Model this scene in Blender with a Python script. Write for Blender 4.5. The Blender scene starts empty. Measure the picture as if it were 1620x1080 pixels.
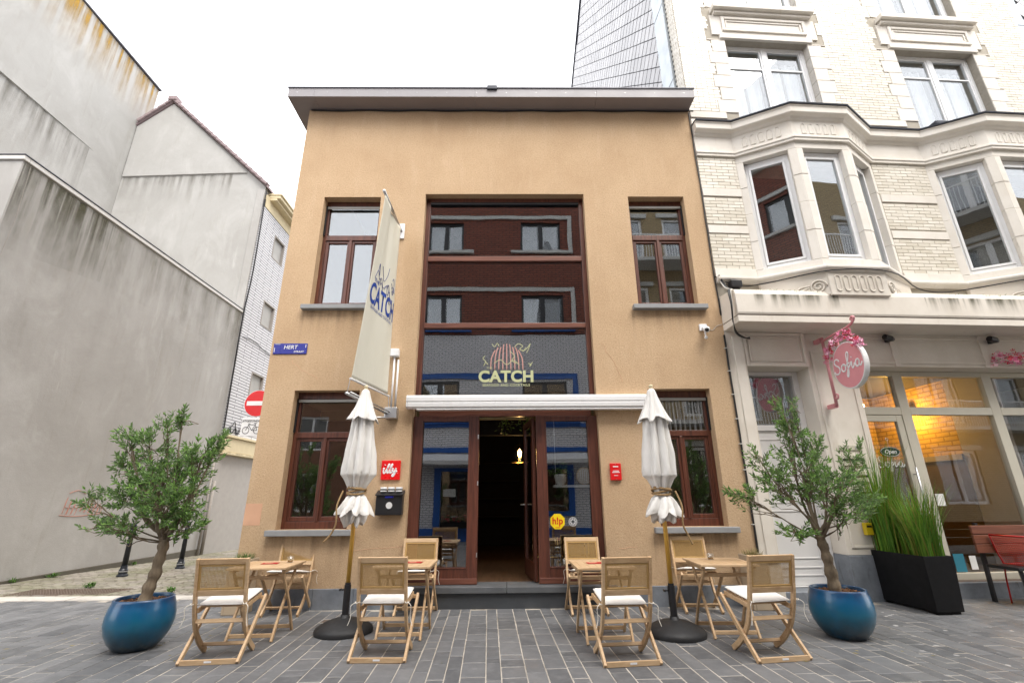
import bpy, bmesh, math, random
from mathutils import Vector, Matrix
from math import sin, cos, pi, radians, sqrt, atan2, floor
random.seed(7)
scene = bpy.context.scene
COL = scene.collection

# ------------------------------------------------------------ camera
def setup_camera():
    f, pitch, roll, yaw = 743.0, radians(18.4), radians(-0.41), radians(0.68)
    fwd = Vector((sin(yaw)*cos(pitch), cos(yaw)*cos(pitch), sin(pitch)))
    right = Vector((cos(yaw), -sin(yaw), 0)); up = right.cross(fwd)
    r2 = right*cos(roll) + up*sin(roll); u2 = -right*sin(roll) + up*cos(roll)
    cd = bpy.data.cameras.new('camera'); cam = bpy.data.objects.new('camera', cd); COL.objects.link(cam)
    m = Matrix((r2, u2, -fwd)).transposed().to_4x4(); m.translation = (0, -6.861, 1.35)
    cam.matrix_world = m
    cd.sensor_width = 36.0; cd.lens = 36.0*f/1620.0; cd.clip_start = 0.05; cd.clip_end = 600
    scene.camera = cam
setup_camera()

# ------------------------------------------------------------ sky, sun, exposure (bright overcast)
SUN_EL, SUN_AZ = radians(58), radians(150)      # azimuth clockwise from +Y: sun behind the camera, a little to the right
world = bpy.data.worlds.new('World'); scene.world = world; world.use_nodes = True
wn = world.node_tree.nodes; wl = world.node_tree.links
for n in list(wn): wn.remove(n)
wo = wn.new('ShaderNodeOutputWorld'); wb = wn.new('ShaderNodeBackground'); wb.inputs['Strength'].default_value = 0.1
sky = wn.new('ShaderNodeTexSky'); sky.sky_type = 'NISHITA'; sky.sun_disc = False
sky.sun_elevation = SUN_EL; sky.sun_rotation = SUN_AZ; sky.air_density = 1.0; sky.dust_density = 3.0
wmix = wn.new('ShaderNodeMix'); wmix.data_type = 'RGBA'; wmix.inputs['Factor'].default_value = 0.9
wmix.inputs['B'].default_value = (10.0, 10.0, 10.15, 1)          # closed white cloud deck over the sky
wl.new(sky.outputs['Color'], wmix.inputs['A']); wl.new(wmix.outputs['Result'], wb.inputs['Color'])
wl.new(wb.outputs['Background'], wo.inputs['Surface'])
sd = bpy.data.lights.new('sun', 'SUN'); sd.energy = 1.3; sd.angle = radians(35); sd.color = (1.0, 0.95, 0.88)
so = bpy.data.objects.new('sun', sd); COL.objects.link(so)
sdir = Vector((sin(SUN_AZ)*cos(SUN_EL), cos(SUN_AZ)*cos(SUN_EL), sin(SUN_EL)))
so.rotation_euler = sdir.to_track_quat('Z', 'Y').to_euler(); so.location = (4, -6, 30)
scene.view_settings.view_transform = 'Standard'; scene.view_settings.look = 'None'
scene.view_settings.gamma = 1.0; scene.view_settings.exposure = 1.56
scene.view_settings.use_curve_mapping = False
scene.cycles.max_bounces = 8; scene.cycles.diffuse_bounces = 4; scene.cycles.glossy_bounces = 4
scene.cycles.transparent_max_bounces = 16; scene.cycles.transmission_bounces = 4
scene.cycles.sample_clamp_indirect = 6.0; scene.cycles.caustics_reflective = False; scene.cycles.caustics_refractive = False

# ------------------------------------------------------------ materials
M = {}
class NT:
    def __init__(s, name):
        m = bpy.data.materials.new(name); m.use_nodes = True; M[name] = m
        s.m = m; s.n = m.node_tree.nodes; s.l = m.node_tree.links
        s.b = s.n['Principled BSDF']; s.tc = s.n.new('ShaderNodeTexCoord'); s.co = s.tc.outputs['Object']
    def node(s, t, **kw):
        n = s.n.new(t)
        for k, v in kw.items(): setattr(n, k, v)
        return n
    def link(s, a, b): s.l.new(a, b)
    def mapping(s, scale=(1,1,1), rot=(0,0,0), src=None):
        m = s.node('ShaderNodeMapping'); m.inputs['Scale'].default_value = scale; m.inputs['Rotation'].default_value = rot
        s.link(src or s.co, m.inputs['Vector']); return m.outputs['Vector']
    def noise(s, scale=5, detail=4, rough=0.55, vec=None, dist=0):
        n = s.node('ShaderNodeTexNoise'); n.inputs['Scale'].default_value = scale; n.inputs['Detail'].default_value = detail
        n.inputs['Roughness'].default_value = rough; n.inputs['Distortion'].default_value = dist
        s.link(vec or s.co, n.inputs['Vector']); return n.outputs['Fac']
    def ramp(s, fac, stops):
        r = s.node('ShaderNodeValToRGB'); e = r.color_ramp.elements
        while len(e) < len(stops): e.new(0.5)
        for i, (p, c) in enumerate(stops):
            e[i].position = p; e[i].color = (c, c, c, 1) if isinstance(c, (int, float)) else (*c, 1)
        s.link(fac, r.inputs['Fac']); return r.outputs['Color']
    def mix(s, a, b, fac, mode='MIX'):
        n = s.node('ShaderNodeMix', data_type='RGBA', blend_type=mode)
        for v, k in ((a, 'A'), (b, 'B')):
            if isinstance(v, (tuple, list)): n.inputs[k].default_value = (*v, 1)
            else: s.link(v, n.inputs[k])
        if isinstance(fac, (int, float)): n.inputs['Factor'].default_value = fac
        else: s.link(fac, n.inputs['Factor'])
        return n.outputs['Result']
    def math(s, op, a, b=0.5, clamp=False):
        n = s.node('ShaderNodeMath', operation=op, use_clamp=clamp)
        for v, i in ((a, 0), (b, 1)):
            if isinstance(v, (int, float)): n.inputs[i].default_value = v
            else: s.link(v, n.inputs[i])
        return n.outputs[0]
    def color(s, c):
        if isinstance(c, (tuple, list)): s.b.inputs['Base Color'].default_value = (*c, 1)
        else: s.link(c, s.b.inputs['Base Color'])
    def bump(s, h, strength=0.3, dist=0.01):
        n = s.node('ShaderNodeBump'); n.inputs['Strength'].default_value = strength; n.inputs['Distance'].default_value = dist
        s.link(h, n.inputs['Height']); s.link(n.outputs['Normal'], s.b.inputs['Normal'])
    def rough(s, v):
        if isinstance(v, (int, float)): s.b.inputs['Roughness'].default_value = v
        else: s.link(v, s.b.inputs['Roughness'])
    def sep(s, src=None):
        n = s.node('ShaderNodeSeparateXYZ'); s.link(src or s.co, n.inputs[0]); return n.outputs
    def pos(s):
        return s.node('ShaderNodeNewGeometry').outputs['Position']
    def rnd(s):
        g = s.node('ShaderNodeNewGeometry'); o = s.node('ShaderNodeObjectInfo')
        return s.math('FRACT', s.math('ADD', g.outputs['Random Per Island'], o.outputs['Random']), 0)
def plain(name, col, rough=0.5, metal=0.0, var=0.12, scale=6.0, bump=0.0, bscale=60, coat=0.0, spec=None):
    t = NT(name)
    n = t.noise(scale, 5)
    t.color(t.mix(tuple(c*(1-var) for c in col), tuple(min(1, c*(1+var)) for c in col), n))
    t.b.inputs['Metallic'].default_value = metal
    t.rough(t.ramp(t.noise(scale*1.7, 3), [(0.3, max(0, rough-.07)), (0.7, min(1, rough+.07))]))
    if bump: t.bump(t.noise(bscale, 3), bump, 0.004)
    if coat: t.b.inputs['Coat Weight'].default_value = coat; t.b.inputs['Coat Roughness'].default_value = 0.08
    if spec is not None: t.b.inputs['Specular IOR Level'].default_value = spec
    return t
def wood(name, dark, light, axis='Z', rough=0.5, scale=1.0, coat=0):
    t = NT(name); s = {'X': (.6, 9, 9), 'Y': (9, .6, 9), 'Z': (9, 9, .6)}[axis]
    o = t.node('ShaderNodeObjectInfo')
    v = t.mapping(tuple(k*scale for k in s)); add = t.node('ShaderNodeVectorMath', operation='ADD')
    t.link(v, add.inputs[0]); t.link(o.outputs['Random'], add.inputs[1])
    n = t.noise(3, 6, .6, add.outputs[0], .6); n2 = t.noise(14, 3, .6, add.outputs[0])
    c = t.mix(dark, light, t.ramp(n, [(.3, 0.0), (.7, 1.0)])); c = t.mix(c, tuple(k*.6 for k in dark), t.math('MULTIPLY', t.ramp(n2, [(.55, 0.0), (.8, 1.0)]), .5))
    t.color(c); t.rough(rough); t.bump(n2, .15, .002)
    if coat: t.b.inputs['Coat Weight'].default_value = coat; t.b.inputs['Coat Roughness'].default_value = .2
    return t

def make_materials():
    # ochre render of the cafe
    t = NT('ochre_render'); n1 = t.noise(1.1, 6, .6); n2 = t.noise(40, 3, .7); n3 = t.noise(2.2, 5, .6, t.mapping((3.2, 1, .5)))
    c = t.mix((.51, .35, .208), (.60, .43, .268), t.ramp(n1, [(.3, 0.0), (.7, 1.0)]))
    c = t.mix(c, (.66, .50, .34), t.math('MULTIPLY', t.ramp(n3, [(.55, 0.0), (.8, 1.0)]), .45))
    c = t.mix(c, (.36, .24, .14), t.math('MULTIPLY', t.ramp(t.noise(.8, 7, .7, t.mapping((1.7, 1, .7))), [(.52, 0.0), (.75, 1.0)]), .3))
    z = t.sep(t.pos())[2]
    splash = t.math('MULTIPLY', t.ramp(t.math('DIVIDE', z, 1.6), [(.12, 1.0), (1.0, 0.0)]), t.ramp(t.noise(2.3, 6, .65), [(.35, .1), (.7, 1.0)]))
    c = t.mix(c, (.30, .20, .115), t.math('MULTIPLY', splash, .55))          # street dirt splashed on the foot of the wall
    c = t.mix(c, (.78, .60, .40), t.math('MULTIPLY', t.ramp(t.noise(9, 2, .5), [(.70, 0.0), (.76, 1.0)]), .25))
    c = t.mix(c, tuple(k*.78 for k in (.52, .34, .185)), t.math('MULTIPLY', t.ramp(n2, [(.45, 0.0), (.7, 1.0)]), .6))
    t.color(c); t.rough(.9); t.bump(t.math('ADD', n2, t.noise(120, 2)), .8, .008)
    # grey cement render of the party walls
    for nm, base, dark, sat in (('grey_render', (.40, .39, .375), (.28, .27, .25), .6), ('grey_render_pale', (.405, .40, .385), (.30, .29, .27), .45)):
        t = NT(nm); n1 = t.noise(.45, 7, .65, None, .4); n2 = t.noise(2.2, 6, .6, t.mapping((2.4, 2.4, .35))); n3 = t.noise(60, 3)
        c = t.mix(dark, base, t.ramp(n1, [(.25, .3), (.65, 1.0)]))
        c = t.mix(c, (.50, .495, .48), t.math('MULTIPLY', t.ramp(t.noise(.9, 6, .65, t.mapping((1, 1, .6)), .8), [(.5, 0.0), (.72, 1.0)]), .55))
        c = t.mix(c, (.21, .185, .12), t.math('MULTIPLY', t.ramp(n2, [(.56, 0.0), (.82, 1.0)]), .5*sat))
        c = t.mix(c, (.58, .575, .56), t.math('MULTIPLY', t.ramp(t.noise(3.5, 5, .7, t.mapping((1, 1, .12))), [(.64, 0.0), (.74, 1.0)]), .4))
        t.color(c); t.rough(.92); t.bump(t.math('ADD', t.math('MULTIPLY', n3, .5), t.noise(7, 5)), .35, .012)
    # streak stains below ledges: mask runs down from the piece's upper edge (generated Z)
    def streak(nm, col, lo, hi, amt, sx=5.0):
        t = NT(nm); g = t.tc.outputs['Generated']; zz = t.sep(g)[2]
        n = t.noise(1.0, 4, .6, t.mapping((sx, sx, .25)))
        n2 = t.noise(3.0, 5, .6, t.mapping((1, 1, .5)))
        edge = t.ramp(zz, [(0.0, 0.0), (.55, .35), (.97, 1.0), (1.0, .9)])
        a = t.math('MULTIPLY', t.math('MULTIPLY', edge, t.ramp(n, [(lo, 0.0), (hi, 1.0)])), t.ramp(n2, [(.3, .4), (.6, 1.0)]))
        t.color(t.mix(col, tuple(k*.6 for k in col), t.noise(20, 3))); t.rough(.95)
        tr = t.node('ShaderNodeBsdfTransparent'); mx = t.node('ShaderNodeMixShader'); out = t.n['Material Output']
        t.link(t.math('MULTIPLY', a, amt), mx.inputs[0]); t.link(tr.outputs[0], mx.inputs[1]); t.link(t.b.outputs[0], mx.inputs[2]); t.link(mx.outputs[0], out.inputs['Surface'])
    streak('lichen_streaks', (.52, .30, .03), .40, .62, .95)
    streak('dirt_streaks', (.13, .115, .08), .38, .75, .75)
    streak('moss_streaks', (.075, .072, .025), .42, .60, .95, 6.0)
    streak('coping_streaks', (.17, .15, .07), .48, .78, .6, 3.0)
    streak('sill_drips', (.24, .15, .08), .42, .72, .5, 9.0)
    streak('damp_streaks', (.20, .185, .14), .35, .8, .5, 2.0)
    # paving
    t = NT('blue_grey_paver'); r = t.rnd(); n = t.noise(9, 5, .6, t.pos()); n2 = t.noise(1.2, 5, .6, t.pos())
    c = t.mix((.098, .101, .106), (.165, .167, .172), r); c = t.mix(c, (.23, .23, .23), t.math('MULTIPLY', t.ramp(n, [(.45, 0.0), (.75, 1.0)]), .45))
    c = t.mix(c, (.04, .041, .045), t.math('MULTIPLY', t.ramp(n2, [(.5, 0.0), (.75, 1.0)]), .5))
    vo = t.node('ShaderNodeTexVoronoi'); vo.inputs['Scale'].default_value = 5.5; vo.inputs['Randomness'].default_value = 1; t.link(t.pos(), vo.inputs['Vector'])
    px = t.sep(t.pos())[0]
    spot = t.math('MULTIPLY', t.ramp(t.math('ADD', vo.outputs['Distance'], t.math('MULTIPLY', t.noise(30, 2, .5, t.pos()), .10)), [(.165, 1.0), (.20, 0.0)]), t.ramp(t.noise(1.3, 3, .6, t.pos()), [(.42, 0.0), (.55, 1.0)]))
    spot = t.math('MULTIPLY', spot, t.ramp(t.math('DIVIDE', px, 10), [(.28, .12), (.42, 1.0)]))
    c = t.mix(c, (.46, .45, .44), t.math('MULTIPLY', spot, .9))           # old chewing gum and paint drops, most in front of the right shop
    t.color(c); t.rough(t.ramp(n2, [(.35, .42), (.7, .68)])); t.bump(t.noise(45, 4, .6, t.pos()), .35, .004)
    t = NT('joint_sand'); t.color(t.mix((.22, .20, .17), (.52, .47, .40), t.ramp(t.noise(2.2, 6, .7, t.pos()), [(.3, 0.0), (.62, 1.0)]))); t.rough(.95); t.bump(t.noise(150, 2), .4, .003)
    t = NT('old_cobble'); r = t.rnd(); n = t.noise(.8, 6, .65, t.pos()); c = t.mix((.17, .15, .125), (.29, .26, .22), r)
    c = t.mix(c, (.38, .35, .31), t.math('MULTIPLY', t.ramp(n, [(.45, 0.0), (.7, 1.0)]), .5)); c = t.mix(c, (.15, .155, .07), t.math('MULTIPLY', t.ramp(t.noise(1.1, 6, .7, t.pos()), [(.42, 0.0), (.6, 1.0)]), .55)); t.color(c); t.rough(.85); t.bump(t.noise(60, 3), .4, .004)
    t = NT('mossy_joint'); t.color(t.mix((.13, .115, .075), (.075, .10, .025), t.ramp(t.noise(1.6, 6, .65, t.pos()), [(.42, 0.0), (.6, 1.0)]))); t.rough(.95)
    t = NT('kerb_concrete'); t.color(t.mix((.38, .355, .32), (.55, .52, .47), t.ramp(t.noise(3.5, 6, .65, t.pos()), [(.3, 0.0), (.7, 1.0)]))); t.rough(.9); t.bump(t.noise(90, 3), .3, .003)
    t = NT('bluestone'); n = t.noise(3, 6, .65, t.pos()); c = t.mix((.12, .135, .155), (.235, .255, .285), t.ramp(n, [(.3, 0.0), (.7, 1.0)]))
    c = t.mix(c, (.05, .052, .055), t.math('MULTIPLY', t.ramp(t.noise(7, 5, .7, t.mapping((2, 2, .5), src=t.pos())), [(.55, 0.0), (.75, 1.0)]), .6)); t.color(c); t.rough(.6); t.bump(t.noise(70, 3), .25, .003)
    plain('dark_bluestone', (.055, .06, .066), .5, var=.35, scale=4, bump=.25); plain('tread_stone', (.105, .110, .115), .5, var=.35, scale=5, bump=.25)
    # right hand building
    t = NT('glazed_brick'); r = t.rnd(); c = t.mix((.60, .555, .465), (.73, .69, .61), r); c = t.mix(c, (.50, .44, .34), t.math('MULTIPLY', t.ramp(t.noise(5, 5, .65, t.pos()), [(.55, 0.0), (.8, 1.0)]), .45))
    t.color(c); t.rough(.35); t.bump(t.noise(25, 3, .5, t.pos()), .12, .004)
    t = NT('brick_mortar'); t.color(t.mix((.30, .27, .22), (.50, .46, .39), t.noise(7, 5, .6, t.pos()))); t.rough(.95)
    t = NT('cream_stone'); n = t.noise(1.6, 6, .6, t.pos()); c = t.mix((.66, .62, .555), (.77, .735, .68), t.ramp(n, [(.3, 0.0), (.7, 1.0)]))
    c = t.mix(c, (.47, .37, .24), t.math('MULTIPLY', t.ramp(t.noise(3, 6, .7, t.mapping((2, 2, .45), src=t.pos())), [(.58, 0.0), (.8, 1.0)]), .4)); t.color(c); t.rough(.7); t.bump(t.noise(30, 4, .6, t.pos()), .2, .005)
    t = NT('cream_paint'); n = t.noise(2.0, 6, .6, t.pos()); c = t.mix((.65, .595, .515), (.76, .71, .635), t.ramp(n, [(.3, 0.0), (.7, 1.0)]))
    c = t.mix(c, (.40, .31, .21), t.math('MULTIPLY', t.ramp(t.noise(2.4, 7, .7, t.mapping((2, 2, .5), src=t.pos())), [(.58, 0.0), (.8, 1.0)]), .35)); t.color(c); t.rough(.6); t.bump(t.noise(25, 4, .6, t.pos()), .12, .004)
    plain('white_door_paint', (.78, .77, .76), .4, var=.04)
    plain('white_plastic', (.80, .81, .82), .35, var=.04)
    plain('cream_aluminium', (.55, .52, .43), .45, var=.05)
    t = NT('fibre_slate'); r = t.rnd(); c = t.mix((.50, .505, .52), (.60, .605, .62), r); c = t.mix(c, (.45, .45, .47), t.math('MULTIPLY', t.ramp(t.noise(2, 6, .65, t.pos()), [(.5, 0.0), (.8, 1.0)]), .4)); t.color(c); t.rough(.75)
    plain('slate_backing', (.05, .05, .06), .9)
    plain('zinc', (.42, .46, .49), .45, .55, .15, 3)
    plain('lead_flashing', (.035, .04, .055), .55, .2, .2)
    # cafe
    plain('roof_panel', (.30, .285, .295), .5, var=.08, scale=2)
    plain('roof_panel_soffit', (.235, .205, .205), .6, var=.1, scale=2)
    plain('roof_edge_metal', (.07, .07, .085), .5, .3)
    wood('mahogany', (.055, .016, .009), (.150, .046, .025), 'Z', .42, 1.0, .25)
    wood('mahogany_rail', (.085, .027, .017), (.21, .078, .048), 'X', .42, 1.0, .25)
    plain('sill_stone', (.27, .275, .28), .7, var=.2, scale=8, bump=.2)
    plain('white_enamel', (.80, .80, .80), .3, var=.03, scale=3)
    plain('shutter_grey', (.36, .36, .34), .5)
    plain('black_rubber', (.012, .012, .013), .6)
    plain('black_metal', (.014, .014, .016), .35)
    plain('black_planter', (.006, .006, .007), .6, var=.3, bump=.05, spec=.2)
    plain('bollard_paint', (.016, .020, .028), .4, var=.4)
    plain('steel', (.55, .55, .55), .35, .9)
    plain('brushed_brass', (.60, .42, .18), .3, 1.0)
    t = NT('acacia'); v = t.mapping((9, 9, .8)); o = t.node('ShaderNodeObjectInfo')
    # chair wood, grain along the longest direction is near enough along each slat
    n = t.noise(4, 5, .6, t.mapping((2.2, 10, 10)), .5); c = t.mix((.42, .26, .13), (.61, .42, .24), t.ramp(n, [(.3, 0.0), (.7, 1.0)]))
    c = t.mix(c, (.66, .48, .30), t.math('MULTIPLY', o.outputs['Random'], .45)); t.color(c); t.rough(.55); t.bump(n, .1, .002)
    t = NT('cane'); n = t.noise(80, 3); t.color(t.mix((.34, .195, .06), (.52, .34, .13), n)); t.rough(.6)
    t = NT('canvas'); n = t.noise(3.5, 5, .6); t.color(t.mix((.66, .64, .60), (.78, .765, .735), n)); t.rough(.9); t.bump(t.math('ADD', t.noise(220, 2), t.math('MULTIPLY', t.noise(11, 4), 2.0)), .22, .006)
    t.b.inputs['Sheen Weight'].default_value = .15
    t = NT('cushion_cloth'); t.color(t.mix((.68, .65, .60), (.80, .77, .73), t.noise(6, 5))); t.rough(.95); t.bump(t.math('ADD', t.noise(300, 2), t.noise(14, 4)), .25, .006)
    t = NT('banner_cloth'); n = t.noise(2.2, 4, .6, t.mapping((1, 1, .4))); t.color(t.mix((.62, .60, .50), (.74, .72, .62), n)); t.rough(.9); t.bump(t.noise(5, 3, .5, t.mapping((8, 8, .5))), .25, .02)
    t.b.inputs['Subsurface Weight'].default_value = 0.0
    t = NT('rope'); t.color(t.mix((.20, .12, .05), (.44, .30, .15), t.noise(60, 3))); t.rough(.9)
    t = NT('cord'); t.color((.72, .68, .60)); t.rough(.9)
    wood('pole_wood', (.66, .36, .05), (.80, .48, .09), 'Z', .45, 1, .3)
    # glazed pots: blue lip running into teal, dark foot
    t = NT('pot_glaze'); z = t.sep()[2]; g = t.math('ADD', t.math('DIVIDE', z, .44), t.math('MULTIPLY', t.math('SUBTRACT', t.noise(6, 5, .6), .5), .5))
    c = t.ramp(g, [(0.0, (.004, .014, .028)), (.25, (.004, .055, .095)), (.55, (.003, .110, .190)), (.85, (.003, .080, .190)), (1.0, (.004, .040, .115))]); t.color(t.mix(c, (.0, .09, .20), t.math('MULTIPLY', t.ramp(t.noise(3, 5, .6, t.mapping((2, 2, .6))), [(.5, 0.0), (.75, 1.0)]), .5)))
    zz = t.ramp(t.math('DIVIDE', z, .44), [(.0, 1.0), (.2, 0.0)]); c2 = t.mix(t.b.inputs['Base Color'].links[0].from_socket, (.16, .15, .13), t.math('MULTIPLY', t.math('MULTIPLY', zz, t.ramp(t.noise(14, 5, .7), [(.45, 0.0), (.7, 1.0)])), .6)); t.color(c2)
    t.rough(.28); t.b.inputs['Coat Weight'].default_value = .3; t.b.inputs['Coat Roughness'].default_value = .12; t.bump(t.noise(35, 3), .08, .004)
    t = NT('bark_chips'); r = t.rnd(); t.color(t.mix((.05, .026, .013), (.22, .105, .05), r)); t.rough(.9)
    t = NT('olive_bark'); n = t.noise(7, 6, .65, t.mapping((1, 1, .35))); t.color(t.mix((.065, .046, .028), (.27, .21, .14), t.ramp(n, [(.3, 0.0), (.65, 1.0)]))); t.rough(.9); t.bump(n, .8, .02)
    for nm, a, b in (('olive_leaf', (.040, .115, .018), (.300, .500, .125)), ('grass_blade', (.035, .150, .010), (.230, .400, .045)), ('dry_grass', (.17, .15, .05), (.40, .33, .15)), ('weed_leaf', (.03, .10, .01), (.10, .20, .03))):
        t = NT(nm); r = t.rnd(); c = t.mix(a, b, r)
        if nm == 'olive_leaf':
            g = t.node('ShaderNodeNewGeometry'); c = t.mix(c, (.20, .26, .15), t.math('MULTIPLY', g.outputs['Backfacing'], .5))
        if nm == 'grass_blade':
            g = t.node('ShaderNodeNewGeometry'); c = t.mix(c, (.30, .25, .055), t.math('MULTIPLY', t.math('GREATER_THAN', g.outputs['Random Per Island'], .80), .75))
        t.color(c); t.rough(.45); t.b.inputs['Specular IOR Level'].default_value = .4
        tl = t.node('ShaderNodeBsdfTranslucent'); t.link(c, tl.inputs['Color']); mx = t.node('ShaderNodeMixShader'); mx.inputs[0].default_value = .33
        t.link(t.b.outputs[0], mx.inputs[1]); t.link(tl.outputs[0], mx.inputs[2]); t.link(mx.outputs[0], t.n['Material Output'].inputs['Surface'])
    # glass
    def glass(nm, tint, base):
        t = NT(nm); lw = t.node('ShaderNodeLayerWeight'); lw.inputs['Blend'].default_value = .5
        fac = t.math('ADD', t.math('MULTIPLY', t.math('POWER', lw.outputs['Facing'], 5), 1-base), base)
        tr = t.node('ShaderNodeBsdfTransparent'); tr.inputs[0].default_value = (*tint, 1); gl = t.node('ShaderNodeBsdfGlossy'); gl.inputs['Roughness'].default_value = 0.0; gl.inputs['Color'].default_value = (.95, .97, 1, 1)
        bp = t.node('ShaderNodeBump'); bp.inputs['Strength'].default_value = .055; bp.inputs['Distance'].default_value = .02
        t.link(t.noise(1.3, 2, .5, t.pos()), bp.inputs['Height']); t.link(bp.outputs[0], gl.inputs['Normal'])
        mx = t.node('ShaderNodeMixShader'); t.link(fac, mx.inputs[0]); t.link(tr.outputs[0], mx.inputs[1]); t.link(gl.outputs[0], mx.inputs[2]); t.link(mx.outputs[0], t.n['Material Output'].inputs['Surface'])
    glass('window_glass', (.93, .95, .95), .155)
    glass('shop_glass', (.95, .96, .95), .07)
    glass('clear_glass', (.97, .98, .98), .05)
    # misc
    def emit(nm, col, s):
        t = NT(nm); t.b.inputs['Emission Color'].default_value = (*col, 1); t.b.inputs['Emission Strength'].default_value = s; t.color(col)
    emit('lamp_filament', (1.0, .55, .15), 14.0); emit('shop_bulb', (1.0, .72, .30), 12.0)
    plain('amber_glass', (.30, .15, .03), .2)
    for nm, c, r in (('sign_blue', (.012, .018, .26), .3), ('white_print', (.82, .82, .82), .5), ('illy_red', (.72, .006, .008), .3), ('sign_red', (.66, .010, .012), .35), ('banner_blue', (.010, .050, .30), .8), ('banner_line', (.06, .07, .22), .8),
                     ('decal_cream', (.47, .49, .27), .6), ('decal_pink', (.50, .27, .23), .6), ('decal_white', (.62, .62, .62), .6), ('hip_yellow', (.85, .62, .01), .4), ('hip_red', (.62, .03, .01), .4),
                     ('pink_paint', (.72, .30, .33), .4), ('pink_bracket', (.60, .25, .27), .45), ('petal_pink', (.70, .20, .36), .6), ('petal_red', (.60, .015, .05), .6), ('petal_pale', (.78, .52, .62), .6),
                     ('red_wire', (.48, .012, .010), .35), ('paper', (.78, .78, .76), .7), ('curtain', (.55, .55, .58), .9), ('teal_print', (.03, .20, .28), .5), ('menu_red', (.45, .02, .02), .5), ('yellow_bin', (.55, .40, .01), .4),
                     ('graffiti', (.55, .22, .16), .9), ('wall_grime', (.10, .09, .07), .9), ('cable_black', (.010, .010, .011), .5), ('cable_white', (.62, .60, .55), .6), ('rust', (.15, .115, .09), .9), ('peach_patch', (.62, .36, .23), .9),
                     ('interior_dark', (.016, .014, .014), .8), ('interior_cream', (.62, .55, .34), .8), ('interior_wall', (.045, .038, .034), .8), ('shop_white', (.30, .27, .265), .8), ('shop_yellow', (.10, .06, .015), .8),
                     ('blue_trim', (.008, .085, .34), .5), ('dark_frame', (.012, .013, .016), .4), ('trim_stone', (.50, .50, .48), .8), ('awning_cloth', (.55, .55, .55), .8), ('ridge_tile', (.26, .20, .205), .8), ('coping_white', (.62, .61, .58), .6), ('sandy_brick', (.38, .28, .15), .85), ('brown_brick', (.20, .10, .06), .85),
                     ('cream_ledge', (.60, .51, .33), .8), ('concrete_dark', (.30, .275, .25), .9), ('plant_box', (.42, .33, .23), .9), ('olive_green_sign', (.006, .03, .022), .4), ('door_grey', (.36, .335, .31), .8)):
        plain(nm, c, r)
    wood('bench_wood', (.12, .035, .018), (.24, .085, .045), 'X', .5, 1, .1)
    wood('floor_boards', (.07, .035, .018), (.16, .09, .05), 'Y', .4, 1, .2)
    # brick faces seen in reflections or far off
    def brickmat(nm, c1, c2, mort, scale, rot=0):
        t = NT(nm); b = t.node('ShaderNodeTexBrick'); b.inputs['Scale'].default_value = scale; b.inputs['Color1'].default_value = (*c1, 1); b.inputs['Color2'].default_value = (*c2, 1); b.inputs['Mortar'].default_value = (*mort, 1)
        b.inputs['Mortar Size'].default_value = .012; b.inputs['Brick Width'].default_value = .22; b.inputs['Row Height'].default_value = .075
        s = t.sep(t.pos()); cb = t.node('ShaderNodeCombineXYZ'); t.link(t.math('ADD', s[0], s[1]), cb.inputs[0]); t.link(s[2], cb.inputs[1]); t.link(cb.outputs[0], b.inputs['Vector'])
        t.color(t.mix(b.outputs['Color'], tuple(k*.7 for k in c1), t.math('MULTIPLY', t.noise(1.5, 5), .5))); t.rough(.85); t.bump(t.math('SUBTRACT', 1.0, b.outputs['Fac']), .5, .008)
    brickmat('red_brick', (.30, .088, .052), (.19, .056, .036), (.045, .028, .024), 1.0)
    for n_ in M['red_brick'].node_tree.nodes:
        if n_.bl_idname == 'ShaderNodeTexBrick': n_.inputs['Mortar Size'].default_value = .022; n_.inputs['Row Height'].default_value = .095; n_.inputs['Brick Width'].default_value = .30
    brickmat('white_brick', (.74, .74, .76), (.66, .66, .69), (.28, .28, .30), 1.0)
    brickmat('white_tile', (.66, .66, .68), (.60, .60, .63), (.12, .12, .13), 1.0)
    for n_ in M['white_tile'].node_tree.nodes:
        if n_.bl_idname == 'ShaderNodeTexBrick': n_.inputs['Mortar Size'].default_value = .016; n_.inputs['Row Height'].default_value = .095; n_.inputs['Brick Width'].default_value = .9; n_.inputs['Bias'].default_value = -.2
    brickmat('buff_brick', (.42, .32, .18), (.36, .27, .15), (.2, .16, .1), 1.0)
    brickmat('shop_brick', (.50, .33, .10), (.44, .29, .08), (.25, .15, .04), .85)
make_materials()

# ------------------------------------------------------------ mesh helpers
def wmat(o):
    m = Matrix.LocRotScale(o.location, o.rotation_euler, o.scale)
    return wmat(o.parent) @ m if o.parent else m
def tag(o, label=None, cat=None, group=None, kind=None):
    if label: o['label'] = label
    if cat: o['category'] = cat
    if group: o['group'] = group
    if kind: o['kind'] = kind
    return o
def thing(name, label, cat, loc=(0, 0, 0), rotz=0.0, group=None):
    o = bpy.data.objects.new(name, None); COL.objects.link(o); o.location = loc; o.rotation_euler = (0, 0, rotz)
    o.empty_display_size = .2
    return tag(o, label, cat, group)
def link(name, mesh, parent=None, loc=None, rotz=0.0):
    o = bpy.data.objects.new(name, mesh); COL.objects.link(o)
    if parent: o.parent = parent
    if loc is not None: o.location = loc
    if rotz: o.rotation_euler = (0, 0, rotz)
    return o
def dup(root, loc, rotz=0.0, label=None):
    r = root.copy(); COL.objects.link(r); r.location = loc; r.rotation_euler = (0, 0, rotz)
    if label: r['label'] = label
    for ch in list(root.children):
        k = ch.copy(); COL.objects.link(k); k.parent = r
        for g in list(ch.children):
            d = g.copy(); COL.objects.link(d); d.parent = k
    return r
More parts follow.
